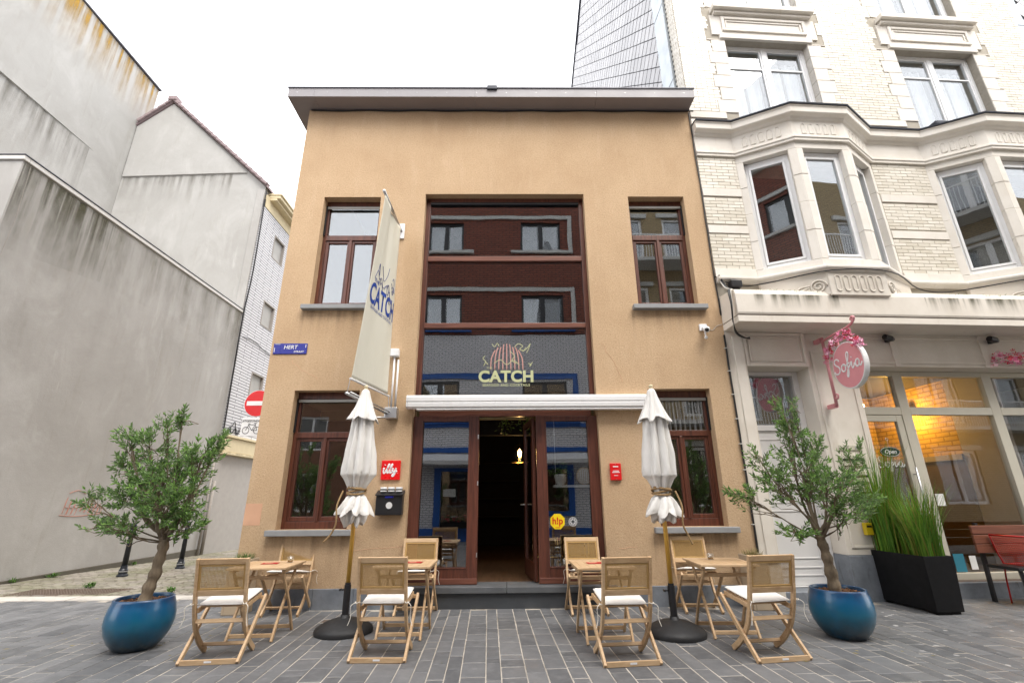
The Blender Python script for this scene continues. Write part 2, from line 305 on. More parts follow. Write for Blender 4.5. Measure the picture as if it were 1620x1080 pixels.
class MB:
    def __init__(s): s.v = []; s.f = []
    def add(s, vs, fs):
        b = len(s.v); s.v += [tuple(p) for p in vs]; s.f += [tuple(i+b for i in f) for f in fs]; return s
    def quad(s, a, b, c, d): return s.add([a, b, c, d], [(0, 1, 2, 3)])
    def box(s, x0, x1, y0, y1, z0, z1):
        return s.add([(x, y, z) for x in (x0, x1) for y in (y0, y1) for z in (z0, z1)],
                     [(0, 1, 3, 2), (4, 6, 7, 5), (0, 4, 5, 1), (2, 3, 7, 6), (0, 2, 6, 4), (1, 5, 7, 3)])
    def obox(s, m, hx, hy, hz):
        c = [m @ Vector((x, y, z)) for x in (-hx, hx) for y in (-hy, hy) for z in (-hz, hz)]
        return s.add(c, [(0, 1, 3, 2), (4, 6, 7, 5), (0, 4, 5, 1), (2, 3, 7, 6), (0, 2, 6, 4), (1, 5, 7, 3)])
    def bar(s, p0, p1, w, h, up=(0, 0, 1)):      # w along side, h along up
        p0 = Vector(p0); p1 = Vector(p1); d = (p1-p0).normalized(); up = Vector(up)
        sd = d.cross(up)
        if sd.length < 1e-5: sd = d.cross(Vector((1, 0, 0)))
        sd.normalize(); u = sd.cross(d).normalized(); vs = []
        for p in (p0, p1):
            for a, b in ((-1, -1), (1, -1), (1, 1), (-1, 1)): vs.append(p + sd*(a*w/2) + u*(b*h/2))
        return s.add(vs, [(0, 1, 2, 3), (7, 6, 5, 4), (0, 4, 5, 1), (1, 5, 6, 2), (2, 6, 7, 3), (3, 7, 4, 0)])
    def strip(s, pts, w, h, up):                 # swept rectangle along points; up = constant side axis (width direction)
        sd = Vector(up).normalized(); P = [Vector(p) for p in pts]; rings = []
        for i, p in enumerate(P):
            d = (P[min(i+1, len(P)-1)] - P[max(i-1, 0)]).normalized(); n = d.cross(sd).normalized()
            hh = h[i] if isinstance(h, (list, tuple)) else h
            rings.append([p + sd*(a*w/2) + n*(b*hh/2) for a, b in ((-1, -1), (1, -1), (1, 1), (-1, 1))])
        vs = [q for r in rings for q in r]; fs = [(3, 2, 1, 0)]
        for i in range(len(P)-1):
            for k in range(4): fs.append((i*4+k, i*4+(k+1) % 4, i*4+4+(k+1) % 4, i*4+4+k))
        e = (len(P)-1)*4; fs.append((e, e+1, e+2, e+3))
        return s.add(vs, fs)
    def tube(s, pts, r, n=8, caps=True):
        P = [Vector(p) for p in pts]; ref = None; rings = []
        for i, p in enumerate(P):
            d = (P[min(i+1, len(P)-1)] - P[max(i-1, 0)])
            d = d.normalized() if d.length > 1e-9 else Vector((0, 0, 1))
            if ref is None: ref = Vector((1, 0, 0)) if abs(d.x) < .9 else Vector((0, 1, 0))
            a = (ref - d*ref.dot(d)); a = a.normalized() if a.length > 1e-6 else d.orthogonal().normalized(); ref = a; b = d.cross(a)
            rr = r[i] if isinstance(r, (list, tuple)) else r
            rings.append([p + (a*cos(2*pi*k/n) + b*sin(2*pi*k/n))*rr for k in range(n)])
        vs = [q for g in rings for q in g]; fs = []
        for i in range(len(P)-1):
            for k in range(n): fs.append((i*n+k, i*n+(k+1) % n, (i+1)*n+(k+1) % n, (i+1)*n+k))
        if caps: fs.append(tuple(range(n-1, -1, -1))); fs.append(tuple((len(P)-1)*n+k for k in range(n)))
        return s.add(vs, fs)
    def lathe(s, prof, n=24, c=(0, 0, 0), fold=None, caps=False):
        vs = []; fs = []
        for i, (r, z) in enumerate(prof):
            for k in range(n):
                a = 2*pi*k/n; rr = r*(fold(a, i) if fold else 1.0); vs.append((c[0]+rr*cos(a), c[1]+rr*sin(a), c[2]+z))
        for i in range(len(prof)-1):
            for k in range(n): fs.append((i*n+k, i*n+(k+1) % n, (i+1)*n+(k+1) % n, (i+1)*n+k))
        if caps: fs.append(tuple(range(n-1, -1, -1))); fs.append(tuple((len(prof)-1)*n+k for k in range(n)))
        return s.add(vs, fs)
    def prism(s, poly, d0, d1, axis='y'):        # poly in the two other axes (x,z) / (y,z) / (x,y)
        n = len(poly)
        def P(a, b, d): return {'y': (a, d, b), 'x': (d, a, b), 'z': (a, b, d)}[axis]
        vs = [P(a, b, d0) for a, b in poly] + [P(a, b, d1) for a, b in poly]
        return s.add(vs, [tuple(range(n)), tuple(range(2*n-1, n-1, -1))] + [(i, i+n, (i+1) % n+n, (i+1) % n) for i in range(n)])
    def profile(s, path, prof, closed=False):    # path: list of (x,y) plan points, outward = left-hand normal flipped; prof: list of (out, z)
        n = len(path); m = len(prof); vs = []
        for i, p in enumerate(path):
            p = Vector(p); nn = []
            if i > 0: d = (p-Vector(path[i-1])).normalized(); nn.append(Vector((d.y, -d.x)))
            if i < n-1: d = (Vector(path[i+1])-p).normalized(); nn.append(Vector((d.y, -d.x)))
            q = nn[0] if len(nn) == 1 else (nn[0]+nn[1]).normalized()/max(.3, (nn[0]+nn[1]).normalized().dot(nn[0]))
            for o, z in prof: vs.append((p.x+q.x*o, p.y+q.y*o, z))
        fs = []
        for i in range(n-1):
            for k in range(m): fs.append((i*m+k, i*m+(k+1) % m, (i+1)*m+(k+1) % m, (i+1)*m+k))
        fs.append(tuple(range(m-1, -1, -1))); fs.append(tuple((n-1)*m+k for k in range(m)))
        return s.add(vs, fs)
    def weld(s):
        idx = {}; nv = []; mp = []
        for p in s.v:
            k = (round(p[0], 4), round(p[1], 4), round(p[2], 4))
            if k not in idx: idx[k] = len(nv); nv.append(p)
            mp.append(idx[k])
        s.v = nv; s.f = [tuple(mp[i] for i in f) for f in s.f]; return s
    def mesh(s, name, mat, inv=None, smooth=False):
        me = bpy.data.meshes.new(name); vs = s.v if inv is None else [tuple(inv @ Vector(p)) for p in s.v]
        me.from_pydata(vs, [], s.f); me.materials.append(M[mat] if isinstance(mat, str) else mat)
        bm = bmesh.new(); bm.from_mesh(me); bmesh.ops.recalc_face_normals(bm, faces=bm.faces); bm.to_mesh(me); bm.free()
        if smooth:
            for p in me.polygons: p.use_smooth = True
        me.update(); return me
    def build(s, name, mat, parent=None, local=False, smooth=False, bevel=0.0, seg=2):
        inv = None
        if parent is not None and not local: inv = wmat(parent).inverted()
        me = s.mesh(name, mat, inv, smooth); o = link(name, me, parent)
        if bevel:
            b = o.modifiers.new('bevel', 'BEVEL'); b.width = bevel; b.segments = seg; b.limit_method = 'ANGLE'; b.angle_limit = radians(40)
        return o
def struct(name, mb, mat, parent=None, **k):
    return tag(mb.build(name, mat, parent, **k), kind='structure')
def text_mesh(body, size, depth=.002, offset=0.0, spacing=1.0, align='CENTER', shear=0.0, res=4):
    cu = bpy.data.curves.new('lettering', 'FONT'); cu.body = body; cu.size = size; cu.extrude = depth/2; cu.offset = offset; cu.space_character = spacing
    cu.align_x = align; cu.align_y = 'CENTER'; cu.shear = shear; cu.resolution_u = res
    ob = bpy.data.objects.new('lettering', cu); COL.objects.link(ob); dg = bpy.context.evaluated_depsgraph_get()
    me = bpy.data.meshes.new_from_object(ob.evaluated_get(dg)); bpy.data.objects.remove(ob); bpy.data.curves.remove(cu); return me
def text_part(name, body, size, mat, parent, mx, world=True, sx=1.0, **k):
    me = text_mesh(body, size, **k); T = mx @ Matrix.Diagonal((sx, 1, 1, 1))
    if world: T = wmat(parent).inverted() @ T
    me.transform(T); me.materials.clear(); me.materials.append(M[mat]); return link(name, me, parent)
def facing(x, y, z, rz=0.0):                      # text plane standing upright, read from -Y
    return Matrix.Translation((x, y, z)) @ Matrix.Rotation(rz, 4, 'Z') @ Matrix.Rotation(pi/2, 4, 'X')
def smooth_pts(pts, n=4):                         # Catmull-Rom through points
    P = [Vector(p) for p in pts]; out = []
    for i in range(len(P)-1):
        a, b, c_, d = P[max(i-1, 0)], P[i], P[i+1], P[min(i+2, len(P)-1)]
        for k in range(n):
            t = k/n; out.append(.5*((2*b) + (-a+c_)*t + (2*a-5*b+4*c_-d)*t*t + (-a+3*b-3*c_+d)*t**3))
    out.append(P[-1]); return out
def stroke_part(name, strokes, r, mat, parent, mx, scale=1.0, world=True, n=5, flat=.35, sub=4):
    mb = MB()
    for st in strokes:
        if len(st[0]) == 2: st = [(x, y, 0) for x, y in st]
        mb.tube([tuple(p*scale) for p in smooth_pts(st, sub)], r, 6)
    me = mb.mesh(name, mat, None, True); T = mx @ Matrix.Diagonal((1, 1, flat, 1))
    if world: T = wmat(parent).inverted() @ T
    me.transform(T); return link(name, me, parent)
def wall_grid(mb, x0, x1, z0, z1, y0, y1, holes):  # slab between y0 (front) and y1 (back), with rectangular openings
    xs = sorted(set([x0, x1] + [h[0] for h in holes] + [h[1] for h in holes])); zs = sorted(set([z0, z1] + [h[2] for h in holes] + [h[3] for h in holes]))
    def solid(i, k):
        if i < 0 or k < 0 or i >= len(xs)-1 or k >= len(zs)-1: return False
        cx = (xs[i]+xs[i+1])/2; cz = (zs[k]+zs[k+1])/2
        return not any(h[0] < cx < h[1] and h[2] < cz < h[3] for h in holes)
    for i in range(len(xs)-1):
        for k in range(len(zs)-1):
            if not solid(i, k): continue
            a, b, c_, d = xs[i], xs[i+1], zs[k], zs[k+1]
            mb.quad((a, y0, c_), (b, y0, c_), (b, y0, d), (a, y0, d)); mb.quad((b, y1, c_), (a, y1, c_), (a, y1, d), (b, y1, d))
            if not solid(i-1, k): mb.quad((a, y1, c_), (a, y0, c_), (a, y0, d), (a, y1, d))
            if not solid(i+1, k): mb.quad((b, y0, c_), (b, y1, c_), (b, y1, d), (b, y0, d))
            if not solid(i, k-1): mb.quad((a, y1, c_), (b, y1, c_), (b, y0, c_), (a, y0, c_))
            if not solid(i, k+1): mb.quad((a, y0, d), (b, y0, d), (b, y1, d), (a, y1, d))
    return mb.weld()
def frame(mb, x0, x1, z0, z1, y0, y1, w, wb=None, wt=None):   # rectangular frame of four bars
    wb = w if wb is None else wb; wt = w if wt is None else wt
    mb.box(x0, x0+w, y0, y1, z0, z1); mb.box(x1-w, x1, y0, y1, z0, z1)
    mb.box(x0+w, x1-w, y0+.001, y1-.001, z0, z0+wb); mb.box(x0+w, x1-w, y0+.001, y1-.001, z1-wt, z1); return mb
def pane(name, x0, x1, z0, z1, y, parent, mat='window_glass', local=False):
    return MB().box(x0, x1, y, y+.006, z0, z1).build(name, mat, parent, local=local)

# ------------------------------------------------------------ right-hand building frame (its street line bends back 3.2 degrees)
RA = radians(3.2)
def RP(u, w, z=0.0):     # along the wall, outwards from the wall, up -> world
    return (3.385 + cos(RA)*u + sin(RA)*w, sin(RA)*u - cos(RA)*w, z)
def to_right(x, y):
    return (x-3.385)*cos(RA) + y*sin(RA), (x-3.385)*sin(RA) - y*cos(RA)
CAMP = Vector((0, -6.861, 1.35))
def px(p):
    v = scene.camera.matrix_world.inverted() @ Vector(p)
    return (810 + 743*v.x/-v.z, 540 - 743*v.y/-v.z, -v.z) if v.z < -.1 else None

# ------------------------------------------------------------ ground
def build_ground():
    struct('ground', MB().quad((-250, -250, -.9), (250, -250, -.9), (250, 250, -.9), (-250, 250, -.9)), 'concrete_dark')
    street = struct('street_paving', MB().add([(-40, -9.9, -.0032), (40, -9.9, -.0032), (40, 1.3, -.0032), (-3.3, .3, -.0032), (-3.3, .7, -.0032), (-40, .7, -.0032)], [(0, 1, 2, 3, 4, 5)]), 'joint_sand')
    rng = random.Random(3); A = radians(2.2); ca, sa = cos(A), sin(A)
    W = [.125, .14, .165, .185, .205]; Ls = [.14, .18, .22, .26, .30, .35, .40, .46]
    cells = []; u = -16.5; g = .0095
    while u < 16.5:
        w = rng.choice(W); v = -10.4 + rng.random()*.3
        while v < 1.8:
            l = rng.choice(Ls); cu, cv = u+w/2, v+l/2
            x, y = cu*ca - cv*sa, cu*sa + cv*ca
            ru, rw = to_right(x, y)
            ok = (y < .72 if x < -3.62 else (y < -.0 if x < 3.4 else (rw > -.12 if ru < 2.05 else rw > -.62)))
            if ok and -15.6 < x < 15.6 and y > -9.75: cells.append((x, y, w, l))
            v += l
        u += w
    scored = []
    for k, (x, y, w, l) in enumerate(cells):
        p = px((x, y, 0))
        if p and -5 < p[0] < 1625 and p[1] < 1085: scored.append((p[2], k))
    scored.sort(); near = set(k for _, k in scored[:300])
    def stone(w, l):
        hx, hy, c = (w-g)/2, (l-g)/2, .005
        return ([(-hx, -hy, -.02), (hx, -hy, -.02), (hx, hy, -.02), (-hx, hy, -.02), (-hx, -hy, -.003), (hx, -hy, -.003), (hx, hy, -.003), (-hx, hy, -.003), (-hx+c, -hy+c, 0), (hx-c, -hy+c, 0), (hx-c, hy-c, 0), (-hx+c, hy-c, 0)],
                [(8, 9, 10, 11), (4, 5, 9, 8), (5, 6, 10, 9), (6, 7, 11, 10), (7, 4, 8, 11), (0, 1, 5, 4), (1, 2, 6, 5), (2, 3, 7, 6), (3, 0, 4, 7)])
    cache = {}; rest = MB(); rm = Matrix.Rotation(A, 3, 'Z')
    for k, (x, y, w, l) in enumerate(cells):
        dz = rng.uniform(-.0015, .002); tx, ty = rng.uniform(-.006, .006), rng.uniform(-.004, .004)
        if k in near:
            if (w, l) not in cache: cache[(w, l)] = MB().add(*stone(w, l)).mesh('paver', 'blue_grey_paver')
            o = link('paver', cache[(w, l)], street, (x, y, dz)); o.rotation_euler = (tx, ty, A)
        else:
            vs, fs = stone(w, l); rest.add([(x + p[0]*ca - p[1]*sa, y + p[0]*sa + p[1]*ca, p[2]+dz) for p in vs], fs)
    tag(rest.build('paver_field', 'blue_grey_paver', street), kind='stuff')
    # pale kerb band across the mouth of the side street, then the older sloping cobbles
    def zs(y): return -.022*max(0, y-1.0)
    kerb = struct('side_street_kerb', MB().box(-16, -3.66, .69, 1.03, -.05, -.012), 'joint_sand')
    x = -15.9; sh = MB().box(-.3925, .3925, -.155, .155, -.03, .004).mesh('kerb_slab', 'kerb_concrete')
    while x < -4.2:
        o = link('kerb_slab', sh, kerb, (x+.4, .86 + rng.uniform(-.004, .004), .004 + rng.uniform(-.002, .002))); x += .80
    xs = x; MB().box(xs+.004, -3.67, .705, 1.015, -.03, .007).build('kerb_slab', 'kerb_concrete', kerb)
    alley = struct('side_street', MB().add([(-16, 1.02, -.012), (-3.3, 1.02, -.012), (-3.3, 40, zs(40)-.012), (-16, 40, zs(40)-.012)], [(0, 1, 2, 3)]), 'mossy_joint')
    cob = MB(); y = 1.03; row = 0
    while y < 14:
        x = -15.5 if y < 0 else -9.2; x += (row % 2)*.1
        d = .10
        while x < -3.45:
            w = rng.uniform(.17, .21); h = rng.uniform(-.004, .004); z = zs(y)
            if rng.random() > .012:
                cob.add([(x+.006, y+.006, z-.02), (x+w-.006, y+.006, z-.02), (x+w-.006, y+d-.006, z-.02), (x+.006, y+d-.006, z-.02), (x+.014, y+.012, z+h), (x+w-.014, y+.012, z+h), (x+w-.014, y+d-.012, z+h), (x+.014, y+d-.012, z+h)],
                        [(4, 5, 6, 7), (0, 1, 5, 4), (1, 2, 6, 5), (2, 3, 7, 6), (3, 0, 4, 7)])
            x += w
        y += d; row += 1
    tag(cob.build('cobble_field', 'old_cobble', alley), kind='stuff')
    # cast drain cover lying in the cobbles
    dc = thing('drain_cover', 'large patterned cast iron drain cover in the side street cobbles', 'drain cover', (-6.9, 1.45, zs(1.5)+.006))
    MB().box(-7.7, -6.1, 1.16, 1.74, -.03, zs(1.5)+.006).build('cover_plate', 'rust', dc, bevel=.004)
    st = MB()
    for i in range(34):
        for j in range(11): st.box(-7.66+i*.0455, -7.66+i*.0455+.026, 1.19+j*.049, 1.19+j*.049+.026, zs(1.5)+.005, zs(1.5)+.012)
    tag(st.build('raised_studs', 'rust', dc), kind='stuff')
    gc = thing('gully_cover', 'small rusty inspection plate beside the left parasol foot', 'drain cover', (-1.95, -.62, .002))
    MB().box(-2.16, -1.74, -.70, -.55, -.01, .0045).build('cover_plate', 'rust', gc); frame_m = MB()
    frame_m.box(-2.17, -1.73, -.712, -.70, -.01, .006).box(-2.17, -1.73, -.55, -.538, -.01, .006); frame_m.build('cover_frame', 'kerb_concrete', gc)
    lr = random.Random(40); lt = MB()
    for i in range(90):
        x, y = lr.choice([(lr.gauss(-3.6, .6), lr.gauss(-1.3, .5)), (lr.gauss(3.4, .7), lr.gauss(-1.3, .5)), (lr.uniform(-6, 6), lr.uniform(-2.3, -.1))]); a = lr.uniform(0, 6.3); l = lr.uniform(.012, .03); d = Vector((cos(a), sin(a), 0))*l; s_ = Vector((-sin(a), cos(a), 0))*l*.28; q = Vector((x, y, .005)); lt.add([q-d, q-s_+Vector((0, 0, .004)), q+d+Vector((0, 0, .003)), q+s_], [(0, 1, 2, 3)])
    tag(lt.build('fallen_leaves', 'dry_grass'), 'tiny dry leaves scattered over the grey paving', 'leaves', kind='stuff')
    # weeds along the foot of the grey wall and in the joints
    wr = random.Random(5)
    def tuft(x, y, r, n, label):
        t = thing('weed', label, 'plant', (x, y, zs(y)), group='weeds at the foot of the grey wall'); mb = MB()
        for i in range(n):
            a = wr.uniform(0, 2*pi); l = wr.uniform(.4, 1)*r; z0 = zs(y); h = wr.uniform(.02, .10)
            b = Vector((x+wr.uniform(-r, r)*.35, y+wr.uniform(-r, r)*.35, z0)); tip = b + Vector((cos(a)*l, sin(a)*l, h)); s_ = Vector((-sin(a), cos(a), 0))*wr.uniform(.006, .014); md = (b+tip)/2 + Vector((0, 0, .03))
            mb.add([b, md-s_, tip, md+s_], [(0, 1, 2, 3)])
        mb.build('leaves', 'weed_leaf', t)
    for k, (x, y, r, n) in enumerate(((-8.80, 3.25, .14, 40), (-8.84, 2.55, .10, 24), (-6.95, 1.93, .16, 46), (-8.82, 5.4, .12, 24), (-5.2, 1.3, .10, 26))):
        tuft(x, y, r, n, ['bright green weed at the grey wall foot, nearest the left bollard', 'small low weed at the grey wall foot, nearest the street', 'flat green weed at the back edge of the drain cover', 'small weed at the grey wall foot behind the bollards', 'low weed in the cobbles behind the left blue pot'][k])
build_ground()

# ------------------------------------------------------------ the ochre cafe building
def build_cafe():
    root = thing('cafe_building', 'ochre rendered two storey cafe with brown wooden windows and flat grey roof', 'building', (-.1, 0, 0))
    xl, xr, zt = -3.59, 3.384, 8.10
    up_l = (-3.10, -2.14, 4.23, 6.24); up_r = (2.09, 3.05, 4.22, 6.25); lo_l = (-3.14, -2.18, .96, 2.88); lo_r = (2.10, 3.03, .96, 2.88); mid = (-1.38, 1.33, .24, 6.30)
    wall = MB(); wall_grid(wall, xl, xr, .24, zt, 0, .32, [up_l, up_r, lo_l, lo_r, mid])
    wall.build('front_wall', 'ochre_render', root)
    MB().box(xl, xl+.3, .32, 9.0, .24, zt).build('side_wall', 'ochre_render', root)
    MB().box(xr-.3, xr, .32, 9.0, .0, zt).build('party_wall', 'interior_wall', root)
    MB().box(xl+.3, xr-.3, 8.7, 9.0, .0, zt).build('rear_wall', 'interior_wall', root)
    # hairline repairs of the render
    MB().box(-3.588, -3.36, -.0025, 0, 1.02, 1.30).build('render_patch', 'peach_patch', root)
    ck = MB(); cr = random.Random(14)
    for x0, z0, n, dx, dz in ((-3.25, 3.35, 9, .05, -.05), (-2.0, 4.1, 7, .03, -.09), (1.45, 3.6, 8, .04, -.08), (2.2, .78, 8, .09, .0), (-2.1, .68, 9, .08, .005), (1.5, .70, 6, .06, .01)):
        x, z = x0, z0; pts = [(x, -.001, z)]
        for i in range(n): x += dx*cr.uniform(.3, 1.6); z += dz*cr.uniform(.3, 1.5)+cr.uniform(-.015, .015); pts.append((x, -.001, z))
        ck.tube(pts, .0022, 4)
    ck.build('hairline_crack', 'peach_patch', root)['kind'] = 'stuff'
    # plinth of bluestone blocks, a step in front of the door
    pl = MB().box(xl+.02, -1.46, .0, .3, -.3, .238).box(1.44, xr-.01, .0, .3, -.02, .238).box(xl+.01, xl+.28, .3, 9, -.5, .238).build('plinth', 'joint_sand', root)
    rng = random.Random(11)
    def blocks(x0, x1, n):
        w = (x1-x0)/n
        for i in range(n):
            MB().box(x0+i*w+.002, x0+(i+1)*w-.002, -.028+rng.uniform(-.002, .002), .0, -.02, .243).build('plinth_stone', 'bluestone', pl, bevel=.004, seg=1)
    blocks(xl-.005, -1.47, 4); blocks(1.46, xr-.01, 3)
    y = -.02
    while y < 8.8:
        MB().box(xl-.026, xl+.012, y+.002, min(y+.6, 9)-.002, -.5, .243).build('plinth_stone', 'bluestone', pl, bevel=.004, seg=1); y += .6
    st = MB().box(-1.44, 1.42, -.05, .1, -.02, .178).build('door_step', 'dark_bluestone', root, bevel=.004)
    for a, b in ((-1.46, -.012), (-.008, 1.44)): MB().box(a, b, -.085, .34, .182, .256).build('tread', 'tread_stone', st, bevel=.006)
    # flat roof with an overhang of grey panels
    rf = MB().box(xl-.2, xr-.02, -.22, 9.2, 8.13, 8.26).build('roof', 'roof_edge_metal', root)
    xs = [-3.86, -3.40, -.55, 1.62, 3.372]
    for a, b in zip(xs[:-1], xs[1:]):
        MB().box(a+.0015, b-.0015, -.315, -.297, 8.103, 8.288).build('fascia_panel', 'roof_panel', rf)
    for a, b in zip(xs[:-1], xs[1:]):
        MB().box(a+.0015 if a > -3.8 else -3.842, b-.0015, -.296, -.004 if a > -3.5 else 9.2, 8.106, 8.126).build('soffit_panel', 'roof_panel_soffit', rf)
    MB().box(-3.86, -3.842, -.296, 9.2, 8.103, 8.288).build('fascia_panel', 'roof_panel', rf)
    MB().box(-3.875, 3.382, -.33, 9.2, 8.289, 8.312).build('roof_edge_trim', 'roof_edge_metal', rf)
    MB().box(-.335, -.155, -.352, -.24, 8.25, 8.335).build('junction_box', 'lead_flashing', rf, bevel=.008)
    rivets = MB()
    for i in range(14):
        x = -3.7+i*.53; rivets.box(x-.006, x+.006, -.318, -.3, 8.19, 8.202)
    tag(rivets.build('fixing_screws', 'steel', rf), kind='stuff')
    MB().tube(smooth_pts([(-3.55+i*.5, -.02, 8.085-.015*(i % 2)) for i in range(15)], 3), .012, 6).build('roof_cable', 'cable_black', rf)
    # four casement windows
    def window(h, tz0, tz1, upper):
        x0, x1, z0, z1 = h; yf = .15; W = .058
        w = frame(MB(), x0, x1, z0, z1, yf, yf+.07, W, .07 if upper else .10, .10); w.box(x0+W, x1-W, yf-.012, yf+.06, tz0, tz1)
        win = w.build('window', 'mahogany', root, bevel=.005)
        xm = (x0+x1)/2; zb = z0 + (.07 if upper else .10)
        for a, b in ((x0+W, xm-.006), (xm+.006, x1-W)):
            s = frame(MB(), a+.002, b-.002, zb+.002, tz0-.002, yf+.008, yf+.062, .05, .05 if upper else .06, .045); s.build('casement', 'mahogany', win, bevel=.005)
            pane('pane', a+.048, b-.048, zb+.045, tz0-.04, yf+.035, win)
        MB().box(xm-.022, xm+.022, yf-.014, yf+.006, zb, tz0).build('meeting_stile', 'mahogany', win, bevel=.005)
        pane('pane', x0+W-.005, x1-W+.005, tz1-.005, z1-.095, yf+.03, win)
        MB().box(x0+.02, x1-.02, yf-.03, yf-.004, z1-.155, z1-.112).build('shutter_bar', 'shutter_grey', win, bevel=.004)
        [MB().box(a, a+.024, yf-.03, yf-.002, tz1, z1-.1).build('shutter_guide', 'dark_frame', win) for a in (x0+.004, x1-.028)]
        MB().quad((x0-.12, -.003, z0-.62), (x1+.13, -.003, z0-.62), (x1+.13, -.003, z0-.078), (x0-.12, -.003, z0-.078)).build('drip_stain', 'sill_drips', win)
        MB().box(x0-.10, x1+.11, -.095, yf-.002, z0-.075, z0-.002).build('sill', 'sill_stone', win, bevel=.006)
        return win
    wul = window(up_l, 5.48, 5.575, True); wur = window(up_r, 5.48, 5.575, True); wll = window(lo_l, 2.20, 2.285, False); wlr = window(lo_r, 2.20, 2.285, False)
    # tall central glazing
    x0, x1 = mid[0], mid[1]; yf = .13
    g = MB().box(x0, x0+.075, yf, yf+.09, 2.60, 6.26).box(x1-.075, x1, yf, yf+.09, 2.60, 6.26).box(x0, x1, yf, yf+.09, 6.22, 6.30).build('tall_window', 'mahogany', root, bevel=.005)
    for a, b in ((3.90, 3.985), (5.08, 5.17), (2.50, 2.66)): MB().box(x0+.076, x1-.076, yf-.012, yf+.08, a, b).build('transom', 'mahogany_rail', g, bevel=.006)
    for a, b in ((3.985, 5.08), (5.17, 6.22), (2.66, 3.90)): pane('pane', x0+.07, x1-.07, a-.003, b+.003, yf+.04, g)
    MB().box(x0+.08, x1-.08, yf-.01, yf+.03, 6.175, 6.218).build('blind_box', 'dark_frame', g)
    # shop-front lights and the open door leaf
    def fixed(a, b, name):
        f = frame(MB(), a, b, .258, 2.50, .10, .19, .145, .205, .07).build(name, 'mahogany', root, bevel=.006)
        MB().box(a-.001, b+.001, .085, .102, .262, .335).build('bottom_rail', 'mahogany_rail', f, bevel=.006)
        frame(MB(), a+.135, b-.135, .45, 2.44, .093, .112, .016).build('glazing_bead', 'mahogany', f, bevel=.003)
        pane('pane', a+.14, b-.14, .458, 2.435, .14, f); return f
    fl = fixed(x0, -.41, 'fixed_light'); fr = fixed(.425, x1, 'fixed_light')
    for z in (.62, 1.55, 2.2): MB().tube([(-.418, .098, z-.03), (-.418, .098, z+.03)], .009, 8).build('hinge', 'steel', fl)
    c0 = Vector((.395, .20, 0)); a = radians(98); d = Vector((cos(a), sin(a), 0)); nrm = Vector((-d.y, d.x, 0))
    def leafbox(s0, s1, z0, z1, t=.045):
        mb = MB(); p = [c0+d*s0-nrm*t/2, c0+d*s1-nrm*t/2, c0+d*s1+nrm*t/2, c0+d*s0+nrm*t/2]
        mb.add([(q.x, q.y, z) for z in (z0, z1) for q in p], [(0, 1, 2, 3), (7, 6, 5, 4), (0, 4, 5, 1), (1, 5, 6, 2), (2, 6, 7, 3), (3, 7, 4, 0)]); return mb
    leaf = MB()
    for s0, s1, z0, z1 in ((0, .12, .265, 2.49), (.68, .80, .265, 2.49), (.12, .68, .265, .50), (.12, .68, 2.40, 2.49)):
        q = leafbox(s0, s1, z0, z1); leaf.add(q.v, q.f)
    door = leaf.build('door', 'mahogany', root, bevel=.005)
    leafbox(.115, .685, .495, 2.405, .008).build('pane', 'window_glass', door)
    h0 = c0+d*.735; hb = MB().tube([h0-nrm*.085+Vector((0, 0, 1.25)), h0+nrm*.085+Vector((0, 0, 1.25))], .011, 8)
    for s in (-1, 1): hb.tube([h0+nrm*.08*s+Vector((0, 0, 1.25)), h0+nrm*.08*s-d*.11+Vector((0, 0, 1.245))], .010, 8)
    hb.build('door_handle', 'steel', door, smooth=True)
    # rooms behind the glass
    MB().box(-3.28, 3.08, .34, 8.69, .18, .252).build('cafe_floor', 'floor_boards', root)
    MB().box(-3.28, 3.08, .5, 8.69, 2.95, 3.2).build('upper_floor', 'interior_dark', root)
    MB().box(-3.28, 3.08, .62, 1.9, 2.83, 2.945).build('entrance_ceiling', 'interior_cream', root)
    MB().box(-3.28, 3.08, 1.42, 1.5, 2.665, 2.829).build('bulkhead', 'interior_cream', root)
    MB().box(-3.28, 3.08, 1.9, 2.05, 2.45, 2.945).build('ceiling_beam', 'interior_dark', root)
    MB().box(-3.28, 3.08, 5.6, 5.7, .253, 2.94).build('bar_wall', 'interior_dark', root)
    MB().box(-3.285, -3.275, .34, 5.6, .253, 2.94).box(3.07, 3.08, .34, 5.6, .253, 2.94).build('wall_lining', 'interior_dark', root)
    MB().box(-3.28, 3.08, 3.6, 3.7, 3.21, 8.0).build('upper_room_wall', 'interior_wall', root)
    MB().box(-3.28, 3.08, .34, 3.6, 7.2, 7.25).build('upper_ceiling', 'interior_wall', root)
    def drape(xa, xb, z0, z1, y, n):
        mb = MB(); vs = []
        for i in range(n*6+1):
            t = i/(n*6); x = xa+(xb-xa)*t; yy = y+.025*sin(t*n*2*pi)+.012*sin(t*n*4.4*pi+1)
            vs += [(x, yy, z0), (x, yy+.004, z1)]
        return mb.add(vs, [(2*i, 2*i+2, 2*i+3, 2*i+1) for i in range(n*6)])
    bl = MB()
    for i in range(11):
        x = 2.17+i*.078; bl.box(x, x+.012, .30+.02*sin(i), .36, 2.28, 2.78)
    bl.build('blind_slats', 'curtain', root)
    # shelves and bottles at the bar
    sh = MB()
    for k in range(4): sh.box(-1.2, .3, 5.3, 5.6, .9+k*.42, .93+k*.42)
    sh.build('bar_shelf', 'interior_wall', root)
    return root
build_cafe()

